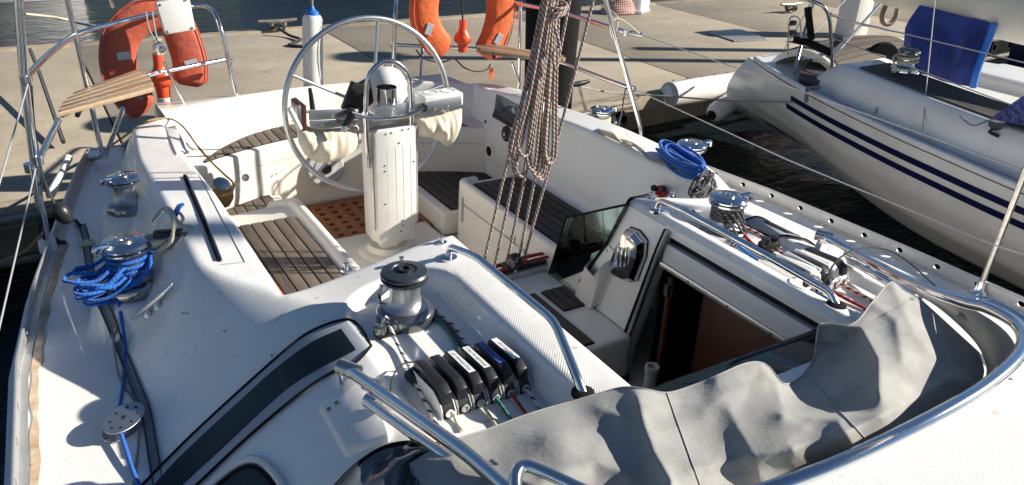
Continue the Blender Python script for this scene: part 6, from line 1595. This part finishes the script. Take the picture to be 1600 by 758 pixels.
# second navy dodger cloth low on the right, white locker and cabin beyond
dc_ = [P(1545, 186, z=.30), P(1640, 205, z=.30), P(1640, 120, z=.55), P(1598, 150, z=.50)]
MB().prism(dc_, (.3, 0, -.02), bev=.005).build('spray_dodger', 'canvas_blue', None, 'navy canvas dodger at the right edge over the coaming of the right-hand yacht', 'canvas')
rope('dodger_lacing', [P(1545, 188, z=.31), P(1520, 196, z=.28), P(1500, 182, z=.26)], .006, 'rope_grey', None, 'grey lacing from the navy dodger to the coaming of the right-hand yacht', 'rope')
e = empty('white_dinghy', P(1580, 130, x=5.6), 'small white moulded locker with rounded top beyond the navy canvas', 'locker')
c_ = P(1572, 140, x=5.5)
MB().box(c_ + Vector((.2, -.15, -.05)), (.7, 1.1, .32), bev=.10, seg=4).build('lid', 'gelcoat', e)
MB().box(c_ + Vector((.0, .28, -.18)), (.5, .12, .06), bev=.02).build('wood_rail', 'timber', e)
# grey rubber fender squeezed between the neighbouring stern and the dock
e = empty('stern_bumper', P(1120, 175, y=5.3), 'round white fender wedged between the right-hand yacht and the dock', 'fender')
a, b = P(1112, 180, y=5.42), P(1165, 142, y=5.65)
MB().tube([a, a.lerp(b, .06), a.lerp(b, .15), a.lerp(b, .5), a.lerp(b, .85), b], [.04, .085, .098, .10, .095, .05], 20, res=3).build('body', 'rubber_fender', e)
MB().lathe(a, [(.05, 0), (.03, .04), (.02, .06)], 14, axis=(a - b)).build('eye', 'black_rubber', e)
# ------------------------------------------------------------------ third yacht beyond, dark hull, with an unseen stern pole for the dock shadow
ty = empty('sailboat', (9.9, 2.0, WATER_Z), 'dark hulled yacht mostly hidden beyond the white one at the right edge', 'sailboat')
def th(u, v, sg):
    y = mix(-5, 5.1, v); hb = float(np.interp(y, [-5, -2, 1, 4, 5.1], [.5, 1.35, 1.6, 1.35, 1.1])); pr2 = [(1, .12), (1, -.3), (.93, -.7), (.75, -1.05), (0, -1.3)]
    k = u * 4; i = min(3, int(k)); t = k - i
    return Vector((9.9 + sg * hb * mix(pr2[i][0], pr2[i + 1][0], t), y, mix(pr2[i][1], pr2[i + 1][1], t)))
mb = MB(); mb.grid(lambda u, v: th(u, v, -1), 12, 40); mb.grid(lambda u, v: th(u, v, 1), 12, 40); mb.grid(lambda u, v: th(u, 1, -1).lerp(th(u, 1, 1), v), 12, 6)
mb.build('hull', 'navy_paint', ty, sharp=60)
MB().grid(lambda u, v: th(0, v, -1).lerp(th(0, v, 1), u) - Vector((0, 0, .01)), 8, 40).build('deck', 'neighbour_gelcoat', ty)
MB().box((9.9, .8, .34), (2.0, 3.6, .46), bev=.12, seg=3).build('cabin', 'neighbour_gelcoat', ty)
MB().tube([Vector((9.2, 5.0, .1)), Vector((9.2, 5.0, 3.4))], .09, 14).build('added_radar_pole', 'aluminium', ty)  # out of view, added for the shadow band it casts across the dock
MB().lathe((9.2, 5.0, 3.4), [(.10, 0), (.26, .05), (.28, .15), (.22, .25), (.05, .28)], 24).build('radar_dome', 'white_plastic', ty)
MB().tube([Vector((10.7, 5.0, .1)), Vector((10.7, 5.0, 2.6))], .10, 12).build('pole', 'aluminium', ty)
MB().tube([Vector((9.9, -2.2, .1)), Vector((9.9, -2.2, 13))], .09, 16).build('mast', 'aluminium', ty)
MB().tube([Vector((9.9, 3.6, 1.5)), Vector((9.9, -2.1, 1.45))], .16, 16).build('sail_cover', 'canvas_blue', ty)
